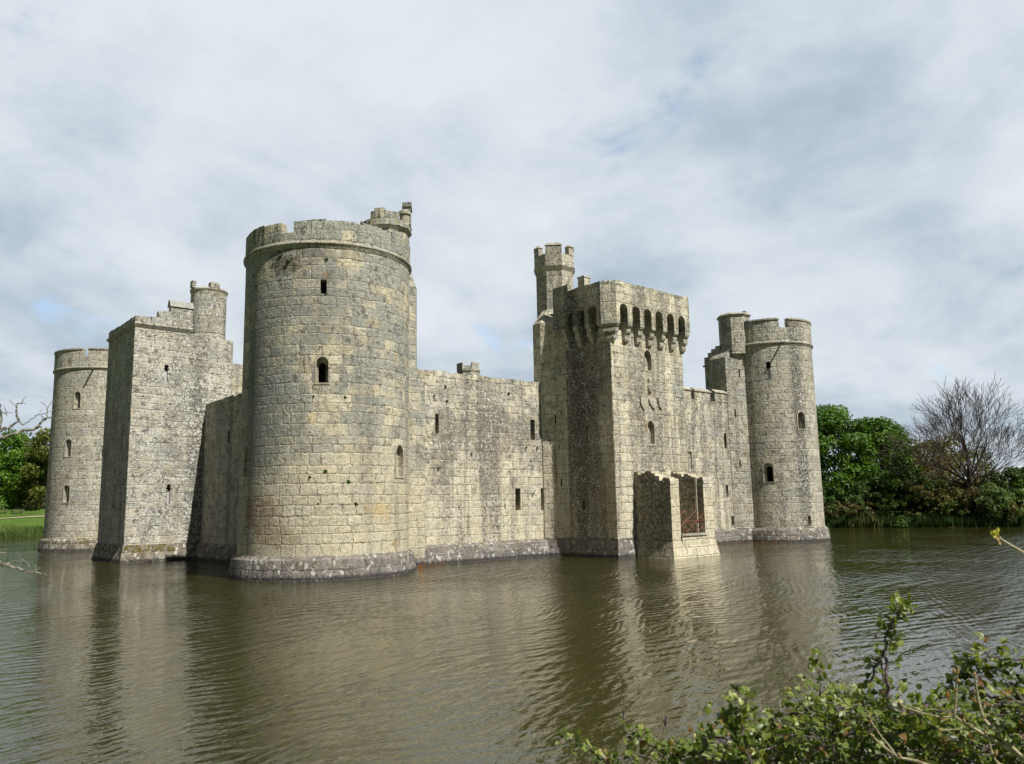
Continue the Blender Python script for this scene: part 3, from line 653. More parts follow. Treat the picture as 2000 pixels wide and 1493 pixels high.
def quoins(parent, cx, cy, sx, sy, z0, z1, mk):                       # dressed corner stones, long and short by turns
    mb = MB(); z = z0; k = 0
    while z < z1-.2:
        hgt = min(rnd.uniform(.42, .62), z1-z); a, b = (rnd.uniform(.6, .95), rnd.uniform(.3, .5))[::1 if k % 2 else -1]; e = rnd.uniform(.004, .034)
        xs_ = sorted((cx-sx*e, cx+sx*a)); ys_ = sorted((cy-sy*e, cy+sy*b)); c_ = rnd.uniform(.01, .05)
        P = [(xs_[0], ys_[0]), (xs_[1], ys_[0]), (xs_[1], ys_[1]), (xs_[0], ys_[1])]
        i = min(range(4), key=lambda q: abs(P[q][0]-(cx-sx*e))+abs(P[q][1]-(cy-sy*e))); p, q, r_ = (Vector(P[j % 4]) for j in (i-1, i, i+1))
        P[i:i+1] = [tuple(q+(p-q).normalized()*c_), tuple(q+(r_-q).normalized()*c_)]                     # worn arris
        mb.prism(P, z+.006, z+hgt-.006); z += hgt; k += 1
    return obj('quoins', mb, M[mk], parent, rough=.006)
# ------------------------------------------------------------------ square west tower
sq = thing('square_tower', 'tall square tower left of the near round tower with stepped parapet', 'tower', (-2, 22, 0))
w = Wall(); SY = 18.54
def wy(x0, x1, y0, y1, style, **k):
    lo = on('y', SY, (x0+x1)/2, y1); hi = on('y', SY, (x0+x1)/2, y0); w.open(lo, (0, -1), max(.1, abs(on('y', SY, x1, y0)[0]-on('y', SY, x0, y0)[0])), hi[2]-lo[2], style, **k)
wy(321, 327, 712, 748, 'key'); wy(325.5, 331, 946, 985, 'key'); wy(387.3, 389.8, 703, 723, 'slit', name='loophole')
for (x, y0, y1) in ((237.5, 828, 880), (221, 948, 995)):
    lo = on('x', -5.0, x, y1); hi = on('x', -5.0, x, y0); w.niche(lo, (-1, 0), .32, hi[2]-lo[2])
sqp = [(-5.0, SY), (-1.15, SY), (-1.15, 25.35), (-5.0, 25.35)]
full = [(-5.0, SY), (1.95, SY), (1.95, 25.35), (-5.0, 25.35)]
obj('wall', MB().prism([(-5.0, SY), (-.6, SY), (-.6, 25.35), (-5.0, 25.35)], -1.2, 16.0), M['square'], sq, cut=w.cuts())
obj('stair_base', MB().prism([(-.6, SY+.0), (1.75, SY), (1.95, SY+.25), (1.95, 25.35), (-.6, 25.35)], -1.2, 15.75), M['square'], sq)
w.dress(sq)
obj('string_course', frame_poly(sqp, .03, 15.95, .17, 16.18), M['dressed'], sq)
N = 7; yy = np.linspace(25.4, SY+.5, 13); A = [(-5.05, y) for y in yy]; B = [(-4.5, y) for y in yy]
par = MB().strip(A, B, 16.18, jit(12, 16.7, .06, 2))
xx = [-4.5, -4.0, -3.5, -3.1, -2.7, -2.2, -1.7, -1.15]; A = [(x, SY-.05) for x in xx]; B = [(x, SY+.5) for x in xx]
par.strip(A, B, 16.18, [16.75, 16.78, 17.3, 17.33, 17.72, 17.72, 17.72])
par.box(-5.05, -4.5, SY-.05, SY+.5, 16.18, 16.73)
obj('parapet', par, M['square'], sq, rough=.02)
obj('coping', MB().prism([(-2.78, SY-.14), (-1.15, SY-.14), (-1.15, SY+.58), (-2.78, SY+.58)], 17.72, 18.2, [(-2.78, SY+.1), (-1.15, SY+.1), (-1.15, SY+.4), (-2.78, SY+.4)]), M['dressed'], sq)
quoins(sq, -5.0, SY, 1, 1, 1.16, 15.9, 'square')
obj('roof', MB().box(-4.5, -1.15, SY+.5, 25.3, 15.9, 16.3), M['dressed'], sq)
cW = (.42, 19.95)
tur = obj('stair_turret', MB().cyl(cW, 1.36, 1.28, 15.70, 16.2, 28).cyl(cW, 1.27, 1.27, 16.25, 19.35, 28), M['square'], sq, uv=(cW[0], cW[1], 1.36), smooth=30)
obj('coping', MB().cyl(cW, 1.27, 1.34, 19.3, 19.5, 28).cyl(cW, 1.36, 1.32, 19.5, 19.62, 28), M['dressed'], tur, uv=(cW[0], cW[1], 1.36), smooth=30)
obj('merlon', MB().box(.05, .75, 18.62, 19.1, 19.62, 20.0), M['square'], tur)
obj('merlon', MB().box(-1.0, -.72, 19.4, 19.9, 19.62, 20.12), M['square'], tur)
obj('plinth', frame_poly(full, .50, -1.2, .06, 1.15), M['mossplinth'], sq)

iw = tag(obj('inner_wall', MB().prism([(6.25, 30), (9, 30), (9, 31.6), (6.25, 31.6)], .8, 16.15), M['curtain'], None, loc=(7, 30.8, .8)), 'slim pale wall end seen between the square tower turret and near round tower', 'wall')
cF = (41.0, 41.2)
ft = tag(obj('distant_turret', MB().prism(octa(cF, 1.45), .8, 20.1), M['se'], None, loc=(cF[0], cF[1], .8)), 'small distant turret top with two merlons above the pale curtain wall', 'turret')
o8 = octa(cF, 1.55); i8 = octa(cF, 1.1)
obj('parapet', MB().strip(o8, i8, 20.1, [20.35]*8, True), M['se'], ft)
for k in (3, 5, 0, 1):
    q = [o8[k], o8[(k+1) % 8], i8[(k+1) % 8], i8[k]]; obj('merlon', MB().prism(q, 20.35, 21.15), M['se'], ft)

# ------------------------------------------------------------------ gate tower with machicolations
gt = thing('gate_tower', 'square gate tower with projecting machicolated parapet and octagonal stair turret', 'tower', (20.5, -2.5, 0))
GX0, GX1, GY = 16.9, 24.12, -5.34
w = Wall()
def gs(x0, x1, y0, y1, style, inner, **k):
    lo = on('y', GY, (x0+x1)/2, y1); hi = on('y', GY, (x0+x1)/2, y0); w.open(lo, (0, -1), abs(on('y', GY, x1, y0)[0]-on('y', GY, x0, y0)[0]), hi[2]-lo[2], style, inner, **k)
gs(1258.5, 1272.5, 684, 724, 'point', (.24, 1.15, -.09)); gs(1265.5, 1279, 822, 868, 'point', (.2, 1.3, -.12))
for (x0, x1, y0, y1) in ((1137, 1143, 975, 995), ):
    lo = on('x', GX0, (x0+x1)/2, y1); hi = on('x', GX0, x0, y0); w.niche(lo, (-1, 0), .35, hi[2]-lo[2], 'arch', .5)
for (x0, x1, y0, y1) in ((1145, 1147.5, 833, 866), (1096, 1100, 679, 697)):
    lo = on('x', GX0, (x0+x1)/2, y1); hi = on('x', GX0, x0, y0); w.open(lo, (-1, 0), .16, hi[2]-lo[2], 'slit', name='loophole')
w.shallow.box(17.35, 23.85, GY-.3, GY+.75, 14.35, 15.99); w.shallow.box(GX0-.3, GX0+.75, -4.75, -1.85, 14.35, 15.99)
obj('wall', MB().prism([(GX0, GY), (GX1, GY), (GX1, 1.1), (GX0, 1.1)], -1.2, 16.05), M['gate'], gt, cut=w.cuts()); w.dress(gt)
quoins(gt, GX0, GY, 1, 1, 1.22, 13.4, 'gate'); quoins(gt, GX1, GY, -1, 1, 1.22, 13.4, 'gate')
PW = (16.0, 1.0); PA = (15.93, .18); PB = (16.98, -1.35)
w = Wall(); fn = np.array([PB[1]-PA[1], -(PB[0]-PA[0])]); fn = fn/np.linalg.norm(fn); fn = fn if fn@(CAM[:2]-np.array(PA)) > 0 else -fn
for (x, y0, y1) in ((1085, 810, 827), (1097, 936, 951)):
    lo = online(PA, PB, x, y1); hi = online(PA, PB, x, y0); w.open(lo, fn, .1, hi[2]-lo[2], 'slit', name='loophole')
base = [PA, PB, (18.4, -1.4), (19.6, 0), (19.6, 2.6), (18.3, 2.6), (17.0, 1.9), PW]
obj('turret_base', MB().prism(base, -1.2, 15.6), M['gate'], gt, cut=w.cuts()); w.dress(gt)
cP = (18.35, 1.15); o8 = octa(cP, 1.40)
obj('turret_slope', MB().prism(base, 15.6, 16.75, offset([(cP[0]+(x-cP[0])*.56, cP[1]+(y-cP[1])*.56) for x, y in base], 0)), M['gate'], gt)
tur = obj('stair_turret', MB().prism(o8, 15.7, 19.75), M['se'], gt)
obj('string_course', frame_poly(o8, .0, 19.6, .17, 19.9), M['dressed'], tur)
o9 = octa(cP, 1.52); i9 = octa(cP, 1.12)
obj('parapet', MB().strip(o9, i9, 19.9, [20.75+.03*(k % 2) for k in range(8)], True), M['se'], tur)
def oseg(k, a, b): # piece of octagon side k between fractions a and b
    f = lambda P, q: (P[k][0]+(P[(k+1) % 8][0]-P[k][0])*q, P[k][1]+(P[(k+1) % 8][1]-P[k][1])*q)
    return [f(o9, a), f(o9, b), f(i9, b), f(i9, a)]
def oct_merlon(parts):
    mb = MB(); cp_ = MB()
    for k, a, b in parts:
        q = oseg(k, a, b); mb.prism(q, 20.74, 21.4); cp_.prism(offset(q, .05), 21.4, 21.6, offset(q, -.12))
    mo = obj('merlon', mb, M['se'], tur); obj('coping', cp_, M['dressed'], mo)
# octagon side k has its normal at 45*(k+1) degrees; side 4 faces the south-west
oct_merlon([(4, 0.0, 1.0)]); oct_merlon([(5, .62, 1.0)]); oct_merlon([(3, .0, .4)]); oct_merlon([(6, .3, .9)]); oct_merlon([(1, .1, .9)]); oct_merlon([(2, .2, .75)])

ox0, oy0, ox1 = 16.36, -5.9, 24.42
outer = [(ox0, -.7), (ox0, -5.1), (16.96, oy0), (ox1, oy0), (ox1, 1.5)]
cutb = MB()
SARCH = [on('y', oy0, x, 625)[0] for x in (1219, 1243, 1265.5, 1287.5, 1309.5, 1331)]
for x in SARCH: w2 = Wall(); w2.plate(cutb, outline(.74, 1.15, 'arch'), Vector((x, oy0, 14.82)), (0, -1), .5, -.5)
WARCH = [-2.2, -3.28, -4.36]
for y in WARCH: w2 = Wall(); w2.plate(cutb, outline(.70, 1.15, 'arch'), Vector((ox0, y, 14.82)), (-1, 0), .5, -.5)
PT = .40
inner_ = [(ox0+PT, -.7), (ox0+PT, -4.95), (17.12, oy0+PT), (ox1-PT, oy0+PT), (ox1-PT, 1.5)]
par = MB().prism(outer + inner_[::-1], 14.86, 17.32)
po = obj('parapet', par, M['gate'], gt, cut=[cutb])
def fine_path(P, k=9): return [tuple(Vector(a).lerp(Vector(b), i/k)) for a, b in zip(P[:-1], P[1:]) for i in range(k)]+[P[-1]]
fo, fi = fine_path(outer[:4]), fine_path(inner_[:4])
obj('coping', MB().strip(fo, fi, 17.32, jit(27, 17.40, .035, 3)), M['gate'], po, rough=.012)
obj('merlon', MB().box(ox0, ox0+PT, -2.15, -.7, 17.32, 17.86), M['gate'], gt)
obj('merlon', MB().box(ox0, ox0+PT, -4.3, -3.1, 17.32, 17.40), M['gate'], gt)
obj('roof', MB().prism([(ox0+PT, -4.9), (17.1, oy0+PT), (ox1-PT, oy0+PT), (ox1-PT, 1.0), (ox0+PT, 1.0)], 16.05, 16.3), M['dressed'], gt)
def corbel(P, n, wid, zt, reach):
    n = Vector((n[0], n[1])).normalized(); t = Vector((-n.y, n.x)); prof = [(-.05, zt)]
    for k in range(3):
        r = reach*(1-.30*k); z = zt-.46*k
        prof += [(r, z), (r+.02, z-.10)] + [(r+.02-.16*(1-math.cos(a)), z-.14-.26*math.sin(a)) for a in (.5, 1.0, 1.45)] + [(r-.13, z-.45)]
    prof += [(-.05, zt-1.42)]; kk = len(prof); mb = MB()
    vs = [(*(Vector(P)+n*d-t*wid/2), z) for d, z in prof]+[(*(Vector(P)+n*d+t*wid/2), z) for d, z in prof]
    mb.add(vs, [(i, (i+1) % kk, kk+(i+1) % kk, kk+i) for i in range(kk)]+[tuple(range(kk-1, -1, -1)), tuple(range(kk, 2*kk))])
    obj('corbel', mb, M['dressed'], gt, rough=.012)
for a, b in zip(SARCH[:-1], SARCH[1:]): corbel(((a+b)/2, GY), (0, -1), .40, 14.90, .54)
corbel((SARCH[-1]+.56, GY), (0, -1), .42, 14.90, .54)
for y in (-1.6, -2.74, -3.82): corbel((GX0, y), (-1, 0), .36, 14.90, .52)
cc = MB()                                                             # the broad three-tiered corner corbel
for k in range(3):
    d = .56*(1-.30*k); z1 = 14.88-.46*k; q = [(GX0-d, -4.72), (GX0-d, -5.12+.05*k), (16.98, GY-d), (17.26, GY-d), (17.26, GY+.2), (GX0+.2, -4.72)]
    cc.prism(offset(q, -.10), z1-.44, z1-.26, q); cc.prism(q, z1-.26, z1-.02, offset(q, .015))
obj('corner_corbel', cc, M['dressed'], gt, smooth=20)
obj('chimney', MB().box(20.0, 20.62, -.2, .45, 16.2, 19.45).box(19.95, 20.67, -.25, .5, 19.45, 19.56), M['se'], gt)
obj('plinth', frame_poly([(GX0, GY), (GX1, GY), (GX1, 1), (GX0, 1)], .30, -1.2, .05, 1.2), M['plinth'], gt)
obj('plinth', frame_poly([PA, PB, (18.4, -1.4), (18.4, .9), (16.0, .9)], .42, -1.2, .05, 1.14), M['plinth'], gt)
# carved helm and three shields on the front
def shield(cx, cz, tilt, s=.52):
    pts = [(-.5, .55), (.5, .55), (.5, .05), (.33, -.4), (0, -.72), (-.33, -.4), (-.5, .05)]
    ca_, sa_ = math.cos(R(tilt)), math.sin(R(tilt)); P = [(s*(x*ca_-z*sa_), s*(x*sa_+z*ca_)) for x, z in pts]
    mb = MB(); k = len(P)
    mb.add([(cx+x, GY+.05, cz+z) for x, z in P]+[(cx+x, GY-.10, cz+z) for x, z in P]+[(cx, GY-.15, cz)],
           [(i, (i+1) % k, k+(i+1) % k, k+i) for i in range(k)]+[(k+i, k+(i+1) % k, 2*k) for i in range(k)]); obj('carved_shield', mb, M['dressed'], gt)
for x, tl in ((1256, 0), (1274, 20), (1290, 0)):
    p = on('y', GY, x, 787); shield(p[0], p[2], tl, .62)
p = on('y', GY, 1268, 754); hm = MB()
for r, z0, z1, r2 in ((.16, -.42, -.2, .2), (.2, -.2, .05, .17), (.17, .05, .18, .1), (.12, .18, .45, .14), (.14, .45, .58, .05)): hm.cyl((p[0], GY-.02), r, r2, p[2]+z0, p[2]+z1, 12)
obj('carved_helm', hm, M['dressed'], gt, smooth=40)

# ruined bridge gateway in front of it
bg = thing('ruined_gateway', 'roofless stone gateway stub with rusty lattice gate below the gate tower', 'gateway', (20.8, -7, 0))
def ragwall(x0, x1, y0, y1, tops, z0=-1.2):
    k = len(tops); ys_ = np.linspace(y0, y1, k+1); return MB().strip([(x1, y) for y in ys_], [(x0, y) for y in ys_], z0, tops)
M['bgate'] = stone('gateway_ashlar', PALE, grey=.3, white=.35, dark=.35, streak=.4, rust=.15, seed=91.0, ch=.5, L=.7, spots=[(3.1, 3.0, 2.4, 4.2, (.05, .048, .044), .88)])  # spot: dark lichen on the west sides, also painting in their shade
for x0_, x1_, tp_ in ((18.6, 19.42, [4.78, 4.85, 4.62, 5.0, 5.1, 5.28, 5.3, 5.2, 5.12, 5.3]), (21.85, 22.78, [4.88, 4.8, 4.9, 5.0, 5.12, 4.95, 5.1, 5.2, 5.3, 5.26])):
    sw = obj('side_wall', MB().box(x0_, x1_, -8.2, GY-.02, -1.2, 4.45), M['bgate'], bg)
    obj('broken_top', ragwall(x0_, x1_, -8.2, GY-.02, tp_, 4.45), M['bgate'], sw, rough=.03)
obj('rear_wall', MB().strip([(x, -5.37) for x in (19.42, 20, 20.6, 21.2, 21.85)], [(x, -5.75) for x in (19.42, 20, 20.6, 21.2, 21.85)][::1], 1.4, [5.25, 5.35, 5.3, 5.4]), M['bgate'], bg)
obj('threshold', MB().box(19.42, 21.85, -8.28, -5.36, -1.2, 1.30), M['bgate'], bg)
obj('sill', MB().box(19.38, 21.9, -8.36, -7.9, 1.30, 1.42), M['dressed'], bg)
sp = [(18.6, -8.2), (22.78, -8.2), (22.78, -5.4), (18.6, -5.4)]
obj('plinth', frame_poly(sp, .42, -1.2, .04, .95), M['bgate'], bg)
obj('rebate', MB().box(21.72, 21.85, -7.75, -7.6, 1.42, 4.85), M['dressed'], bg)
lat = MB(); y = -7.95; x0, x1, z0, z1 = 19.42, 21.85, 1.5, 2.85; r = .022
zm = (z0+z1)/2; y = -8.1; xa, xb = x0+(x1-x0)*.27, x0+(x1-x0)*.73; sp_ = xb-xa
def bar(a, b):                                                        # clipped to the opening
    t0, t1 = 0.0, 1.0; dx_ = b[0]-a[0]
    if abs(dx_) > 1e-6:
        q = sorted(((x0-a[0])/dx_, (x1-a[0])/dx_)); t0, t1 = max(t0, q[0]), min(t1, q[1])
    if t1 > t0+.02: lat.tube([(a[0]+dx_*t, y, a[1]+(b[1]-a[1])*t) for t in (t0, t1)], [r, r], 5)
for k in range(-1, 3):
    X0, X1 = xa+k*sp_, xa+(k+1)*sp_
    for zz0, zz1 in ((z0, zm), (zm, z1)): bar((X0, zz0), (X1, zz1)); bar((X0, zz1), (X1, zz0))
for X0 in (xa, xb): bar((X0, z0), (X0, z1))
bar((x0, zm), (x1, zm))
obj('lattice_gate', lat, M['rust'], bg, uv=None)

# ------------------------------------------------------------------ trees
def limb(mb, p, d, L, r, depth, maxd, wob, spread, out=None, n=5, rmin=.012, kids=(2, 3), upb=.12, shrink=.74):
    pts = [p]; rad = [r]; q = Vector(p); dd = Vector(d)
    for k in range(3):
        dd = (dd+Vector((rnd.gauss(0, wob), rnd.gauss(0, wob), rnd.gauss(0, wob)+upb*.5))).normalized(); q = q+dd*(L/3); pts.append(q.copy()); rad.append(max(rmin, r*(1-.14*(k+1))))
    mb.tube(pts, rad, n if depth < 2 else 3)
    if depth >= maxd:
        if out is not None: out.append(q)
        return
    for k in range(rnd.randint(*kids)):
        ax = Vector((rnd.gauss(0, 1), rnd.gauss(0, 1), rnd.gauss(0, 1))).cross(dd).normalized()
        nd = dd.copy(); nd.rotate(Matrix.Rotation(R(rnd.uniform(.55, 1.15)*spread), 3, ax)); nd = (nd+Vector((0, 0, upb))).normalized()
        s = pts[-1] if k < 2 else pts[rnd.choice((1, 2))]
        limb(mb, s, nd, L*rnd.uniform(shrink-.08, shrink+.1), max(rmin, rad[-1]*(.78 if k == 0 else .62)), depth+1, maxd, wob, spread, out, n, rmin, kids, upb, shrink)

def tree(name, label, x, y, Ht, Wd, mk, n=5200, leaf=.26, lobes=60, base=.12, top=1.0, group=None, cat='tree', bare=0):
    z0 = h1(x, y); t = thing(name, label, cat, (x, y, z0), group)
    tr = MB(); ends = []
    limb(tr, Vector((x, y, z0-.3)), Vector((0, 0, 1)), Ht*.36, max(.12, Ht*.022), 0, 3, .07, 42, ends, 6, .03, (3, 4), .16, .74)
    obj('trunk', tr, M['bark'], t, uv=None, smooth=60)
    mb = MB(); mb.uv = []; C = Vector((x, y, z0+Ht*(base+(1-base)*.5))); blobs = []
    for k in range(lobes):
        while True:
            q = Vector((rnd.uniform(-1, 1), rnd.uniform(-1, 1), rnd.uniform(-1, 1)))
            if q.length < 1 and q.length > .3: break
        wz = 1-.55*max(0, q.z)**1.5*top
        blobs.append((C+Vector((q.x*Wd*.5*wz, q.y*Wd*.5*wz, q.z*Ht*(1-base)*.5)), rnd.uniform(.08, .18)*min(Wd, Ht), rnd.random()))
    wts = [b[1]**2 for b in blobs]
    for b in rnd.choices(blobs, wts, k=n):
        dr = Vector((rnd.gauss(0, 1), rnd.gauss(0, 1), rnd.gauss(.25, 1))).normalized()
        p = b[0]+Vector((dr.x, dr.y, dr.z*.75))*b[1]*rnd.uniform(.6, 1.12)
        if p.z < z0-.1: continue
        leafquad(mb, p, dr+Vector((rnd.gauss(0, .55), rnd.gauss(0, .55), rnd.gauss(.2, .55))), leaf*rnd.uniform(.6, 1.25), min(1, max(0, .35*b[2]+.65*rnd.random())))
    obj('crown', mb, M[mk], t, uv=None)
    return t
gr = 'trees on the far bank'
P = lambda D, x: far(D, x, 1000)[:2]
for (nm, lb, D, px, Ht, Wd, mk, n, lf, bs) in (
    ('oak_tree', 'tall bright green tree rising just right of the far right round tower', 112, 1636, 14.3, 10.5, 'oakleaf', 13500, .24, .02),
    ('oak_tree', 'broad bright green tree sloping down right of the taller green one', 116, 1713, 12.4, 11.0, 'oakleaf', 13500, .24, .02),
    ('shrub_tree', 'low dark green bush at the foot of the broad bright green tree', 107, 1770, 5.4, 8.5, 'darkleaf', 5200, .24, .02),
    ('alder_tree', 'thin grey green tree top between the green trees and brown trees', 128, 1768, 11.4, 6.5, 'oliveleaf', 2000, .24, .2),
    ('budding_tree', 'brownish tree just breaking into bud left of the large bare tree', 118, 1822, 9.4, 9.5, 'brownleaf', 6500, .17, .04),
    ('budding_tree', 'olive tinged tree crown directly behind the trunk of the bare tree', 124, 1868, 10.6, 9.5, 'oliveleaf', 6000, .18, .06),
    ('thicket_tree', 'dark hedge like tree at right edge behind the willow', 116, 1992, 4.9, 11.0, 'darkleaf', 6000, .25, .02),
    ('willow_shrub', 'pale green rounded willow bush right of the bare tree trunk', 104, 1938, 4.0, 4.6, 'willowleaf', 3600, .16, .02)):
    x, y = P(D, px); tree(nm, lb, x, y, Ht, Wd, mk, n, lf, base=bs)
for (px, lb, D, Ht, Wd, mk) in ((1845, 'low brown thicket below the budding trees left of the bare trunk', 107, 4.2, 12, 'brownleaf'), (1690, 'low dark undergrowth below the two bright green trees', 106, 3.6, 15, 'darkleaf'), (1905, 'dark undergrowth round the foot of the bare tree', 112, 3.2, 13, 'darkleaf')):
    x, y = P(D, px); tree('thicket', lb, x, y, Ht, Wd, mk, 5200, .17, base=.0, cat='bush')
for (nm, lb, D, px, Ht, Wd, mk, n) in (
    ('beech_tree', 'rounded bright green tree at left edge beyond the lawn', 172, 26, 13.0, 11.5, 'freshleaf', 9500),
    ('oak_tree', 'olive green tree beside the far left round tower', 168, 84, 15.0, 10.0, 'oliveleaf', 6000),
    ('oak_tree', 'dark tree top rising behind the rounded bright green tree', 192, 20, 16.5, 13.0, 'darkleaf', 5000),
    ('oak_tree', 'dark green tree between the rounded tree and the far left tower', 182, 62, 12.4, 10.0, 'oakleaf', 7000),
    ('oak_tree', 'shaded tree running out of frame at far left', 176, -40, 13.5, 12, 'oakleaf', 5000)):
    x, y = P(D, px); tree(nm, lb, x, y, Ht, Wd, mk, n, .3, base=.02)
for k, (px, D, Ht, Wd, mk, lb) in enumerate(((1625, 104.5, 1.9, 6, 'brownleaf', 'low brown bramble bank behind the reeds beside the far right tower'), (1672, 104.5, 2.0, 7, 'brownleaf', 'low brown bramble bank behind the reeds under the green trees'),
    (1735, 105, 2.1, 8, 'darkleaf', 'low dark bush behind the bright green waterside bush'), (1800, 105, 2.2, 8, 'oliveleaf', 'low olive bush behind the reeds under the budding trees'), (1868, 105, 2.0, 8, 'darkleaf', 'low dark bush behind the reeds left of the bare trunk'), (1965, 104.5, 2.0, 7, 'brownleaf', 'low brownish bush behind the reeds right of the willow'))):
    x, y = P(D, px); tree('hedge_bush', lb, x, y, Ht, Wd, mk, 2600, .15, base=-.2, cat='bush')
# the bare tree
x, y = P(106, 1902); z0 = h1(x, y)
bt = thing('bare_tree', 'large leafless tree with fan of bare branches on the right bank', 'tree', (x, y, z0))
tr = MB(); tr.tube([(x, y, z0-.3), (x+.05, y, z0+2.0), (x-.1, y, z0+4.2)], [.40, .33, .28], 8); fine_ = MB()
for k in range(26):
    a = k*2.4+rnd.uniform(-.3, .3); el = R((12, 22, 34, 46, 58, 70)[k % 6]+rnd.uniform(-5, 5))
    dv = Vector((math.cos(a)*math.cos(el), math.sin(a)*math.cos(el), math.sin(el))); hz = rnd.uniform(2.0, 4.2)
    limb(fine_, Vector((x, y, z0+hz)), dv, 2.55+.55*math.sin(el), .12, 0, 5, .085, 26, None, 4, .0135, (2, 3), .05, .80)
limb(fine_, Vector((x-.1, y, z0+4.1)), Vector((-.05, 0, 1)), 3.0, .22, 0, 5, .05, 24, None, 5, .0135, (3, 3), .05, .79)
obj('trunk', tr, M['bark'], bt, uv=None, smooth=60); obj('branches', fine_, M['twigbark'], bt, uv=None)

# reeds along the far banks, nobody could count them
def reeds(name, label, pts, n, hmin, hmax, mk, wd=.05, depth=2.4, inset=-.4):
    mb = MB(); mb.uv = []; P_ = [Vector(p) for p in pts]; seg = [(a, b, (b-a).length) for a, b in zip(P_[:-1], P_[1:])]
    for _ in range(n):
        a, b, _l = rnd.choices(seg, [s[2] for s in seg])[0]; t_ = (b-a).normalized(); q = a+(b-a)*rnd.random()
        nrm = Vector((t_.y, -t_.x)); nrm = nrm if float(sdf(np.array([q.x+nrm.x]), np.array([q.y+nrm.y]))[0]) > 0 else -nrm
        q = q+nrm*(inset+depth*rnd.random()**1.3); z = max(h1(q.x, q.y), -.3)
        cl = .5+.5*math.sin(q.x*.35+q.y*.23)*math.cos(q.x*.12-q.y*.4)
        hh = rnd.uniform(hmin, hmax)*(.75+.35*cl); a_ = rnd.uniform(0, 3.14); s = Vector((math.cos(a_), math.sin(a_), 0))*wd*rnd.uniform(.6, 1.3); ln = Vector((rnd.gauss(0, .12), rnd.gauss(0, .12), 1))
        B_ = Vector((q.x, q.y, z-.1)); mb.add([B_-s, B_+s, B_+ln*hh*.6+s*.8, B_+ln*hh, B_+ln*hh*.6-s*.8], [(0, 1, 2, 3, 4)])
        u = min(1, max(0, rnd.gauss(.25+.35*(cl > .75), .20))); mb.uv += [(u, 0)]*5
    o = tag(obj(name, mb, M[mk], None, uv=None), label, 'reeds', None, 'stuff'); return o
reeds('reeds', 'belt of green and straw reeds along the right bank', [(62, 25), (68.9, 9.1), (80, -12.4)], 12000, .7, 1.45, 'reed')
reeds('reeds', 'fringe of rushes along the far left shore below the lawn', [(30, 96), (4, 97.2), (-8, 102.5), (-20, 102)], 8000, .5, 1.15, 'rush', .06, 5)
x, y = P(102.8, 1762); sh = MB(); sh.uv = []
for _ in range(1100):
    dr = Vector((rnd.gauss(0, 1), rnd.gauss(0, 1), abs(rnd.gauss(0, 1)))).normalized(); leafquad(sh, Vector((x, y, .1))+Vector((dr.x*1.9, dr.y*1.4, dr.z*1.2))*rnd.uniform(.6, 1.05), dr+Vector((rnd.gauss(0, .5), rnd.gauss(0, .5), rnd.gauss(.2, .5))), .14)
tag(obj('waterside_bush', sh, M['oakleaf'], None, uv=None), 'small bright green bush at the water edge among the reeds', 'bush')
# orange dry grass on the footings
for lb, pts, n, dz in (('orange dry grass at waterline between near tower and pale curtain wall', [(4.2, -2.9), (5.0, -1.2), (6.2, -.55), (7.4, -.38)], 60, .42), ('orange brown dry grass along footing left of the far right tower', [(31, -1.1), (35.4, -1.15), (37.0, -2.4), (38.2, -4.6)], 150, .38)):
    mb = MB(); mb.uv = []
    for _ in range(n):
        k = rnd.randrange(len(pts)-1); f = rnd.random(); q = Vector((pts[k][0]+(pts[k+1][0]-pts[k][0])*f, pts[k][1]+(pts[k+1][1]-pts[k][1])*f-rnd.random()*.12, -.05)); a = rnd.gauss(0, .5)
        tp_ = q+Vector((math.sin(a)*.3, -.1, rnd.uniform(.4, 1)*dz)); mb.add([q-Vector((.014, 0, 0)), q+Vector((.014, 0, 0)), tp_], [(0, 1, 2)]); mb.uv += [(rnd.random(), 0)]*3
    tag(obj('dry_grass', mb, M['drygrass'], None, uv=None), lb, 'grass', None, 'stuff')

# picnic tables on the lawn
def picnic(x, y, rz, label):
    t = thing('picnic_table', label, 'picnic table', (x, y, h1(x, y)-.03), 'picnic tables on the far lawn'); t.rotation_euler = (0, 0, rz)
    def part(name, mb): o = obj(name, mb, M['table'], None, uv=None); o.parent = t; return o
    mb = MB()
    for k in range(5): mb.box(-.95, .95, -.39+k*.16, -.25+k*.16, .72, .77)
    part('tabletop', mb)
    for s in (-1, 1):
        part('bench', MB().box(-.95, .95, s*.72-.13, s*.72+.13, .43, .47)); lg = MB()
        for yy in (-1, 1): lg.tube([(s*.65, yy*.7, 0), (s*.65, yy*.22, .72)], [.05, .05], 4)
        lg.box(s*.65-.04, s*.65+.04, -.82, .82, .37, .43); part('leg_frame', lg)
    return t
for px, D, rz, lb in ((34, 163, .2, 'weathered picnic table standing nearest on the left lawn'), (56, 168, .5, 'weathered picnic table behind and right of the nearest one'), (2, 164, -.2, 'weathered picnic table cut by the left edge')):
    x, y = far(D, px, 1000)[:2]; picnic(x, y, rz, lb)

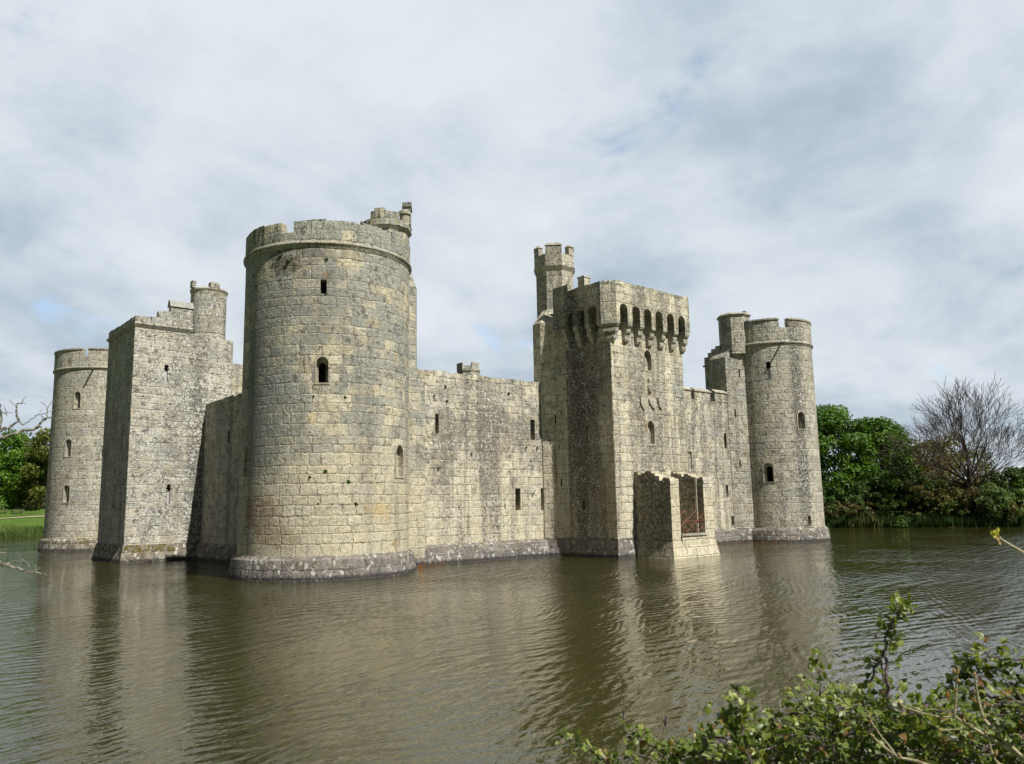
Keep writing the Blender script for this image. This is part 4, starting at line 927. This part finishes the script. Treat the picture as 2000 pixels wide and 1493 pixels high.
# ------------------------------------------------------------------ near bank: bleached tree reaching in from the left
def px3(D, pts): return [Vector(far(D+(q[2] if len(q) > 2 else 0), q[0], q[1])) for q in pts]
tx, ty = far(5.2, -330, 1000)[:2]; z0 = h1(tx, ty)
dt = thing('dead_tree', 'bleached leafless branches reaching in from the left edge', 'tree', (tx, ty, z0))
T = [Vector((tx, ty, z0-.2)), Vector((tx+.03, ty+.05, 2.3)), Vector((tx-.02, ty+.02, 3.3)), Vector((tx+.05, ty, 4.6)), Vector((tx+.02, ty+.1, 6.2))]
obj('trunk', MB().tube(T, [.13, .11, .10, .08, .05], 8), M['deadwood'], dt, uv=None, smooth=60)
def branch(D, pts, r0, r1, start=None, n=6):
    q = ([start] if start is not None else [])+px3(D, pts); k = len(q)
    # knotty wobble between the surveyed points
    fine = []; rr = []
    for i in range(k-1):
        for s in range(4):
            f = s/4; fine.append(q[i].lerp(q[i+1], f)+Vector((rnd.gauss(0, .003), rnd.gauss(0, .003), rnd.gauss(0, .003)))); rr.append((r0+(r1-r0)*(i+f)/(k-1))*rnd.uniform(.55, .76))
    fine.append(q[-1]); rr.append(r1); return obj('branch', MB().tube(fine, rr, n), M['deadwood'], dt, uv=None, smooth=60)
branch(5.0, [(-60, 880), (0, 857), (22, 850), (45, 842), (66, 838), (76, 833), (80, 825), (86, 820), (92, 817), (100, 815.5), (108, 809), (117, 799)], .017, .003, T[2])
branch(5.0, [(101, 815.5), (107, 820), (114, 822), (128, 817)], .004, .002)
branch(5.0, [(83, 823), (84.5, 817), (78, 811)], .005, .002)
branch(5.0, [(91, 814), (92, 800), (93, 796), (80, 786)], .005, .002); branch(5.0, [(93, 796), (101, 786), (108, 780)], .003, .0015)
branch(5.2, [(-80, 875), (0, 843), (9, 837), (17, 835), (26, 829), (36, 821)], .014, .008, T[2])
branch(5.2, [(36, 821), (33, 812), (33, 797), (33, 790), (41, 788), (45, 782), (51, 773)], .009, .002); branch(5.2, [(33, 795), (26, 789), (18, 781)], .004, .0015); branch(5.2, [(41, 788), (51, 788)], .003, .0015)
branch(5.2, [(36, 822), (40, 828), (46, 830), (55, 824), (68, 815), (75, 810), (81, 801)], .006, .002); branch(5.2, [(75, 810), (89, 807), (101, 803), (116, 802)], .004, .0015); branch(5.2, [(17, 836), (24, 835), (28, 828)], .004, .002)
branch(5.4, [(0, 840), (2.5, 820), (1, 805), (0, 790)], .012, .008, T[3]); branch(5.4, [(0, 806), (10, 808), (14, 806), (24, 807.5)], .006, .002); branch(5.4, [(12, 807), (8, 792)], .003, .0015); branch(5.4, [(12, 807), (14, 814)], .003, .002)
branch(4.6, [(-70, 1095), (0, 1100), (20, 1105), (38, 1113), (52, 1117), (66, 1118), (80, 1120), (96, 1123)], .016, .003, T[1])
branch(4.6, [(12, 1104), (26, 1098), (44, 1096), (54, 1103), (60, 1112), (63, 1118)], .005, .003); branch(4.6, [(66, 1118), (76, 1111), (80, 1107)], .005, .002); branch(4.6, [(64, 1116), (72, 1110), (66, 1104)], .003, .0015)
branch(4.6, [(-80, 1070), (0, 1078), (11, 1081)], .010, .004, T[1])

# sapling twig with an opening bud at the right edge
sx, sy = far(3.0, 2240, 1050)[:2]; z0 = h1(sx, sy)
bs_ = thing('budding_sapling', 'single pale twig with yellow green opening bud at right edge', 'sapling', (sx, sy, z0))
st = [Vector((sx, sy, z0-.1)), Vector((sx+.02, sy, 2.2)), Vector((sx, sy+.03, 3.0)), Vector((sx+.03, sy, 4.2))]
obj('stem', MB().tube(st, [.02, .017, .014, .008], 7), M['ashtwig'], bs_, uv=None, smooth=60)
tw = px3(3.0, [(2060, 1108), (2000, 1080), (1975, 1066), (1958, 1056), (1951, 1050)])
obj('twig', MB().tube([st[1]]+tw, [.006, .005, .0042, .004, .004, .0045], 6), M['ashtwig'], bs_, uv=None, smooth=60)
b = MB(); b.uv = []
for k in range(26):
    q = Vector(far(3.0+rnd.gauss(0, .008), 1945+rnd.gauss(0, 4.5), 1043+rnd.gauss(0, 4))); leafquad(b, q, Vector((rnd.gauss(0, 1), rnd.gauss(-1, .6), rnd.gauss(.5, .8))), rnd.uniform(.007, .013), None, None, .5)
obj('opening_leaves', b, M['bud'], bs_, uv=None)
for xx_, yy_ in ((1952, 1060), (1949, 1053)):
    q = Vector(far(3.0, xx_, yy_)); obj('bud', MB().tube([q+Vector((.004, 0, .006)), q, q-Vector((.004, 0, .008)), q-Vector((.005, 0, .013))], [.003, .006, .0055, .001], 7), M['budscale'], bs_, uv=None, smooth=60)

# ------------------------------------------------------------------ bramble thicket in the right foreground
bx, by = far(4.0, 1700, 1493)[:2]
br = thing('bramble_bush', 'tangled bramble bush with small green leaves in the right foreground', 'bush', (bx, by, h1(bx, by)))
canes = MB(); lv = MB(); lv.uv = []
def leaf(p, dirn, nrm, L, u):
    dirn = dirn.normalized(); nrm = (nrm-dirn*nrm.dot(dirn)); nrm = nrm.normalized() if nrm.length > 1e-4 else dirn.orthogonal().normalized()
    s = dirn.cross(nrm); w_ = L*rnd.uniform(.30, .40); f = L*.10; cv = rnd.uniform(.0, .22)*L
    pts = [p, p+dirn*L*.28+s*w_*.85+nrm*f, p+dirn*L*.62+s*w_*.80+nrm*(f-cv*.4), p+dirn*L-nrm*cv, p+dirn*L*.62-s*w_*.80+nrm*(f-cv*.4), p+dirn*L*.28-s*w_*.85+nrm*f, p+dirn*L*.35, p+dirn*L*.68-nrm*cv*.3]
    lv.add(pts, [(0, 1, 6), (1, 2, 7, 6), (2, 3, 7), (0, 6, 5), (6, 7, 4, 5), (7, 3, 4)]); lv.uv += [(u, rnd.random())]*20
def spray(p, ax, L, big=1.0, k=3):
    """one bramble leaf: short stalk and three leaflets"""
    u = min(1, max(0, rnd.gauss(.46, .24))) if rnd.random() > .03 else .99
    face = Vector((.1, -.55, .8))+Vector((rnd.gauss(0, .55), rnd.gauss(0, .55), rnd.gauss(0, .45)))
    st_ = ax+Vector((rnd.gauss(0, .7), rnd.gauss(0, .7), rnd.gauss(.25, .6))); st_ = st_.normalized(); e = p+st_*L*rnd.uniform(.4, 1.0)
    for a in ((0, -62, 62)[:k]):
        d_ = st_.copy(); d_.rotate(Matrix.Rotation(R(a+rnd.gauss(0, 14)), 3, face.normalized())); d_.z -= .15; leaf(e, d_, face+Vector((rnd.gauss(0, .35), rnd.gauss(0, .35), rnd.gauss(0, .35))), L*big*(1.0 if a == 0 else .8)*rnd.uniform(.75, 1.15), u)
def cane(D, pts, r0, r1, dens, L=.040, big=1.0, leafy=(0, 1), jitr=.012, thorn=True):
    q = px3(D, pts); pts2 = []
    for i in range(len(q)-1):
        for s in range(5): pts2.append(q[i].lerp(q[i+1], s/5)+Vector((rnd.gauss(0, .0035), rnd.gauss(0, .0035), rnd.gauss(0, .0035))))
    pts2.append(q[-1]); n_ = len(pts2)
    canes.tube(pts2, [r0+(r1-r0)*i/(n_-1) for i in range(n_)], 6)
    for i in range(n_-1):
        f = i/(n_-1); ax = (pts2[i+1]-pts2[i]); ln = ax.length; ax = ax.normalized()
        if thorn and rnd.random() < .5:
            o_ = ax.orthogonal().normalized(); o_.rotate(Matrix.Rotation(rnd.uniform(0, 6.28), 3, ax)); rr_ = r0+(r1-r0)*f; canes.tube([pts2[i]+o_*rr_*.8, pts2[i]+o_*(rr_+.006)], [.0018, .0003], 4)
        if leafy[0] <= f <= leafy[1]:
            for _ in range(int(ln*dens*1.5)+(rnd.random() < (ln*dens*1.5) % 1)):
                p_ = pts2[i].lerp(pts2[i+1], rnd.random())+Vector((rnd.gauss(0, jitr), rnd.gauss(0, jitr), rnd.gauss(0, jitr))); spray(p_, ax, L*.95, big)
# long upright cane and side canes, read off the photograph, each at its own distance
cane(3.4, [(1790, 1700), (1765, 1560), (1748, 1450), (1736, 1380), (1733, 1320), (1728, 1268)], .0085, .0062, 26, leafy=(.30, 1), jitr=.03)
cane(3.4, [(1728, 1268), (1730, 1240), (1745, 1215), (1757, 1192), (1766, 1176)], .005, .0015, 150, .034, leafy=(.0, 1), jitr=.018)
cane(3.45, [(1725, 1275), (1708, 1310), (1697, 1350), (1690, 1400), (1680, 1480), (1670, 1600)], .0045, .006, 75, leafy=(0, .75), jitr=.025)
cane(3.55, [(1735, 1600), (1730, 1470), (1728, 1360), (1722, 1290)], .006, .004, 50, leafy=(.2, 1), jitr=.03)
cane(3.3, [(1090, 1437), (1112, 1442), (1130, 1452), (1150, 1462), (1166, 1478), (1190, 1492), (1230, 1530), (1300, 1640)], .0018, .006, 85, .030, leafy=(0, .8), jitr=.014)
cane(3.35, [(1215, 1430), (1235, 1436), (1262, 1450), (1285, 1462), (1310, 1472), (1360, 1490), (1420, 1560)], .002, .0055, 150, .030, leafy=(0, .85), jitr=.018)
cane(3.35, [(1160, 1493), (1180, 1482), (1220, 1480), (1265, 1478), (1300, 1472), (1340, 1478)], .0035, .004, 60, .030, jitr=.02)
cane(3.35, [(1330, 1490), (1360, 1475), (1385, 1460), (1410, 1448), (1440, 1438)], .0065, .006, 20, .032, jitr=.03)
cane(3.2, [(1500, 1620), (1480, 1530), (1460, 1470), (1450, 1420), (1440, 1390), (1462, 1362)], .006, .002, 110, .036, 1.05, jitr=.028)
cane(3.2, [(1440, 1440), (1424, 1415), (1418, 1402)], .003, .0015, 130, .036, 1.05, jitr=.02)
cane(3.5, [(1560, 1600), (1545, 1510), (1530, 1460), (1516, 1420), (1500, 1395), (1478, 1380)], .0065, .002, 70, .038, jitr=.022)
cane(3.5, [(1515, 1402), (1540, 1394), (1570, 1393), (1600, 1398), (1640, 1412), (1690, 1450), (1760, 1540)], .004, .0055, 60, .036, jitr=.026)
cane(3.5, [(1500, 1440), (1530, 1443), (1556, 1446)], .0055, .0055, 8, .036)
cane(3.45, [(1600, 1620), (1612, 1500), (1608, 1420), (1604, 1360), (1596, 1325), (1604, 1306)], .0062, .002, 62, .036, leafy=(.25, 1), jitr=.03)
cane(3.6, [(1900, 1560), (1880, 1450), (1862, 1390), (1850, 1350), (1862, 1320)], .004, .002, 40, .034, leafy=(.3, 1), jitr=.02)
cane(3.6, [(2060, 1400), (2000, 1388), (1965, 1372), (1930, 1357), (1895, 1352), (1865, 1354), (1830, 1366), (1800, 1384)], .006, .003, 70, .036, leafy=(.4, 1), jitr=.03)
cane(3.6, [(2080, 1280), (2000, 1288), (1965, 1290), (1930, 1282), (1920, 1272)], .005, .002, 90, .034, jitr=.02)
cane(3.65, [(1895, 1322), (1920, 1310), (1950, 1312), (1985, 1318), (2040, 1330)], .003, .003, 130, .036, jitr=.024)
cane(3.65, [(1850, 1335), (1875, 1312), (1895, 1298), (1912, 1290)], .003, .002, 130, .036, jitr=.02)
cane(3.7, [(1925, 1425), (1955, 1392), (1985, 1362), (2030, 1325)], .006, .005, 35, .034, jitr=.02)
cane(3.3, [(2050, 1560), (1960, 1480), (1880, 1440), (1790, 1425), (1700, 1440)], .005, .003, 60, .034, jitr=.035)
# twiggy filling below, denser toward the ground
TOP = [(1330, 1484), (1400, 1472), (1430, 1440), (1470, 1440), (1500, 1455), (1560, 1425), (1580, 1395), (1640, 1375), (1700, 1385), (1750, 1395), (1800, 1378), (1845, 1415), (1880, 1450), (1930, 1452), (1955, 1415), (2000, 1362), (2120, 1330)]
def topy(x): return float(np.interp(x, [q[0] for q in TOP], [q[1] for q in TOP]))
for k in range(1000):
    x = rnd.uniform(1335, 2120); D = rnd.uniform(3.15, 4.3); y = topy(x)+(rnd.random()**1.4)*230+4
    p0 = Vector(far(D, x, y)); a = rnd.uniform(0, 6.28); d_ = Vector((math.cos(a), math.sin(a), rnd.uniform(-.1, .8))).normalized()
    p1 = p0+d_*rnd.uniform(.08, .22); yy0 = far(D, x, topy(x))[2]
    if p1.z > yy0+.02: p1.z = yy0+.02
    canes.tube([p0, p0.lerp(p1, .5)+Vector((0, 0, .01)), p1], [.003, .0024, .0015], 4)
    for s in range(rnd.randint(6, 11)): spray(p0.lerp(p1, rnd.random())+Vector((rnd.gauss(0, .02), rnd.gauss(0, .02), rnd.gauss(0, .02))), d_, rnd.uniform(.023, .038))
for k in range(40):                                                   # stems down to the bank
    x = rnd.uniform(1330, 2100); D = rnd.uniform(3.2, 4.2); p0 = Vector(far(D, x, topy(x)+60)); e = p0+Vector((rnd.gauss(0, .15), rnd.gauss(0, .15), 0)); e.z = h1(e.x, e.y)-.05
    canes.tube([e, e.lerp(p0, .5)+Vector((rnd.gauss(0, .04), rnd.gauss(0, .04), 0)), p0], [.007, .006, .004], 5)
# two dry flower heads standing over the leaves
for xx_, yy_, xb, yb in ((1217, 1397, 1222, 1432), (1300, 1410, 1292, 1440)):
    a, b_ = Vector(far(3.35, xb, yb)), Vector(far(3.35, xx_, yy_)); canes.tube([a, a.lerp(b_, .5), b_], [.0022, .0018, .0014], 5)
    for _ in range(9): q = b_+Vector((rnd.gauss(0, .006), rnd.gauss(0, .006), rnd.gauss(0, .012))); canes.tube([b_-Vector((0, 0, .02)), q, q+Vector((0, 0, .006))], [.0008, .003, .001], 5)
obj('canes', canes, M['cane'], br, uv=None, smooth=60)
lo_ = obj('leaves', lv, M['bramble'], br, uv=None, smooth=70); lo_['kind'] = 'stuff'

# pale ash sapling twigs with fat buds crossing the bramble
ax_, ay_ = far(3.0, 2150, 1640)[:2]
ash = thing('ash_sapling', 'pale bare sapling twigs with fat buds crossing the bramble', 'sapling', (ax_, ay_, h1(ax_, ay_)))
def ashtwig(pts, r0, r1, D=3.05, buds=()):
    q = px3(D, pts); k = len(q); o = obj('twig', MB().tube(q, [(r0+(r1-r0)*i/(k-1)) for i in range(k)], 6), M['ashtwig'], ash, uv=None, smooth=60)
    for (x, y, vx, vy) in buds:
        a = Vector(far(D, x, y)); e = Vector(far(D, x+vx, y+vy)); obj('bud', MB().tube([a, a.lerp(e, .3), a.lerp(e, .65), e], [.0025, .0052, .0048, .001], 7), M['budscale'], o, uv=None, smooth=60)
root = (2150, 1640)
ashtwig([root, (2060, 1530), (2020, 1500), (1992, 1478), (1965, 1460), (1932, 1442), (1905, 1425), (1885, 1415), (1864, 1399)], .009, .0045, buds=[(1885, 1414, -4, -12), (1928, 1440, -5, -14)])
ashtwig([(1864, 1399), (1866, 1375), (1868, 1345), (1869, 1318)], .0045, .0036, buds=[(1868, 1318, -7, -14), (1869, 1318, 4, -14), (1868, 1350, -4, -6), (1870, 1333, 4, -6)])
ashtwig([(1864, 1401), (1835, 1401), (1805, 1394), (1770, 1383), (1740, 1368)], .0032, .002, buds=[(1760, 1378, -6, -10)])
ashtwig([root, (1990, 1474), (1965, 1448), (1940, 1424), (1922, 1405), (1911, 1370), (1905, 1335), (1904, 1318)], .008, .003, 3.12, buds=[(1904, 1322, -1, -10), (1907, 1352, -8, -6), (1922, 1404, 3, -8)])
ashtwig([(1960, 1500), (1944, 1485), (1935, 1462), (1931, 1444)], .0035, .003, 3.0, buds=[(1943, 1478, 5, -14)])
ashtwig([(1900, 1426), (1870, 1425), (1835, 1428)], .0025, .0022, 3.05, buds=[(1842, 1427, -12, -2)])
ashtwig([root, (1900, 1540), (1840, 1505), (1790, 1487), (1755, 1480), (1730, 1462), (1705, 1440)], .007, .0035, 3.0, buds=[(1708, 1442, -8, -9), (1760, 1480, -6, -10)])
ashtwig([(1752, 1478), (1735, 1455), (1722, 1440), (1705, 1415), (1697, 1402)], .003, .002, 3.0, buds=[(1700, 1406, -4, -10)])
obj('stem', MB().tube([Vector((ax_, ay_, h1(ax_, ay_)-.05)), Vector(far(3.0, *root))], [.014, .01], 7), M['ashtwig'], ash, uv=None, smooth=60)
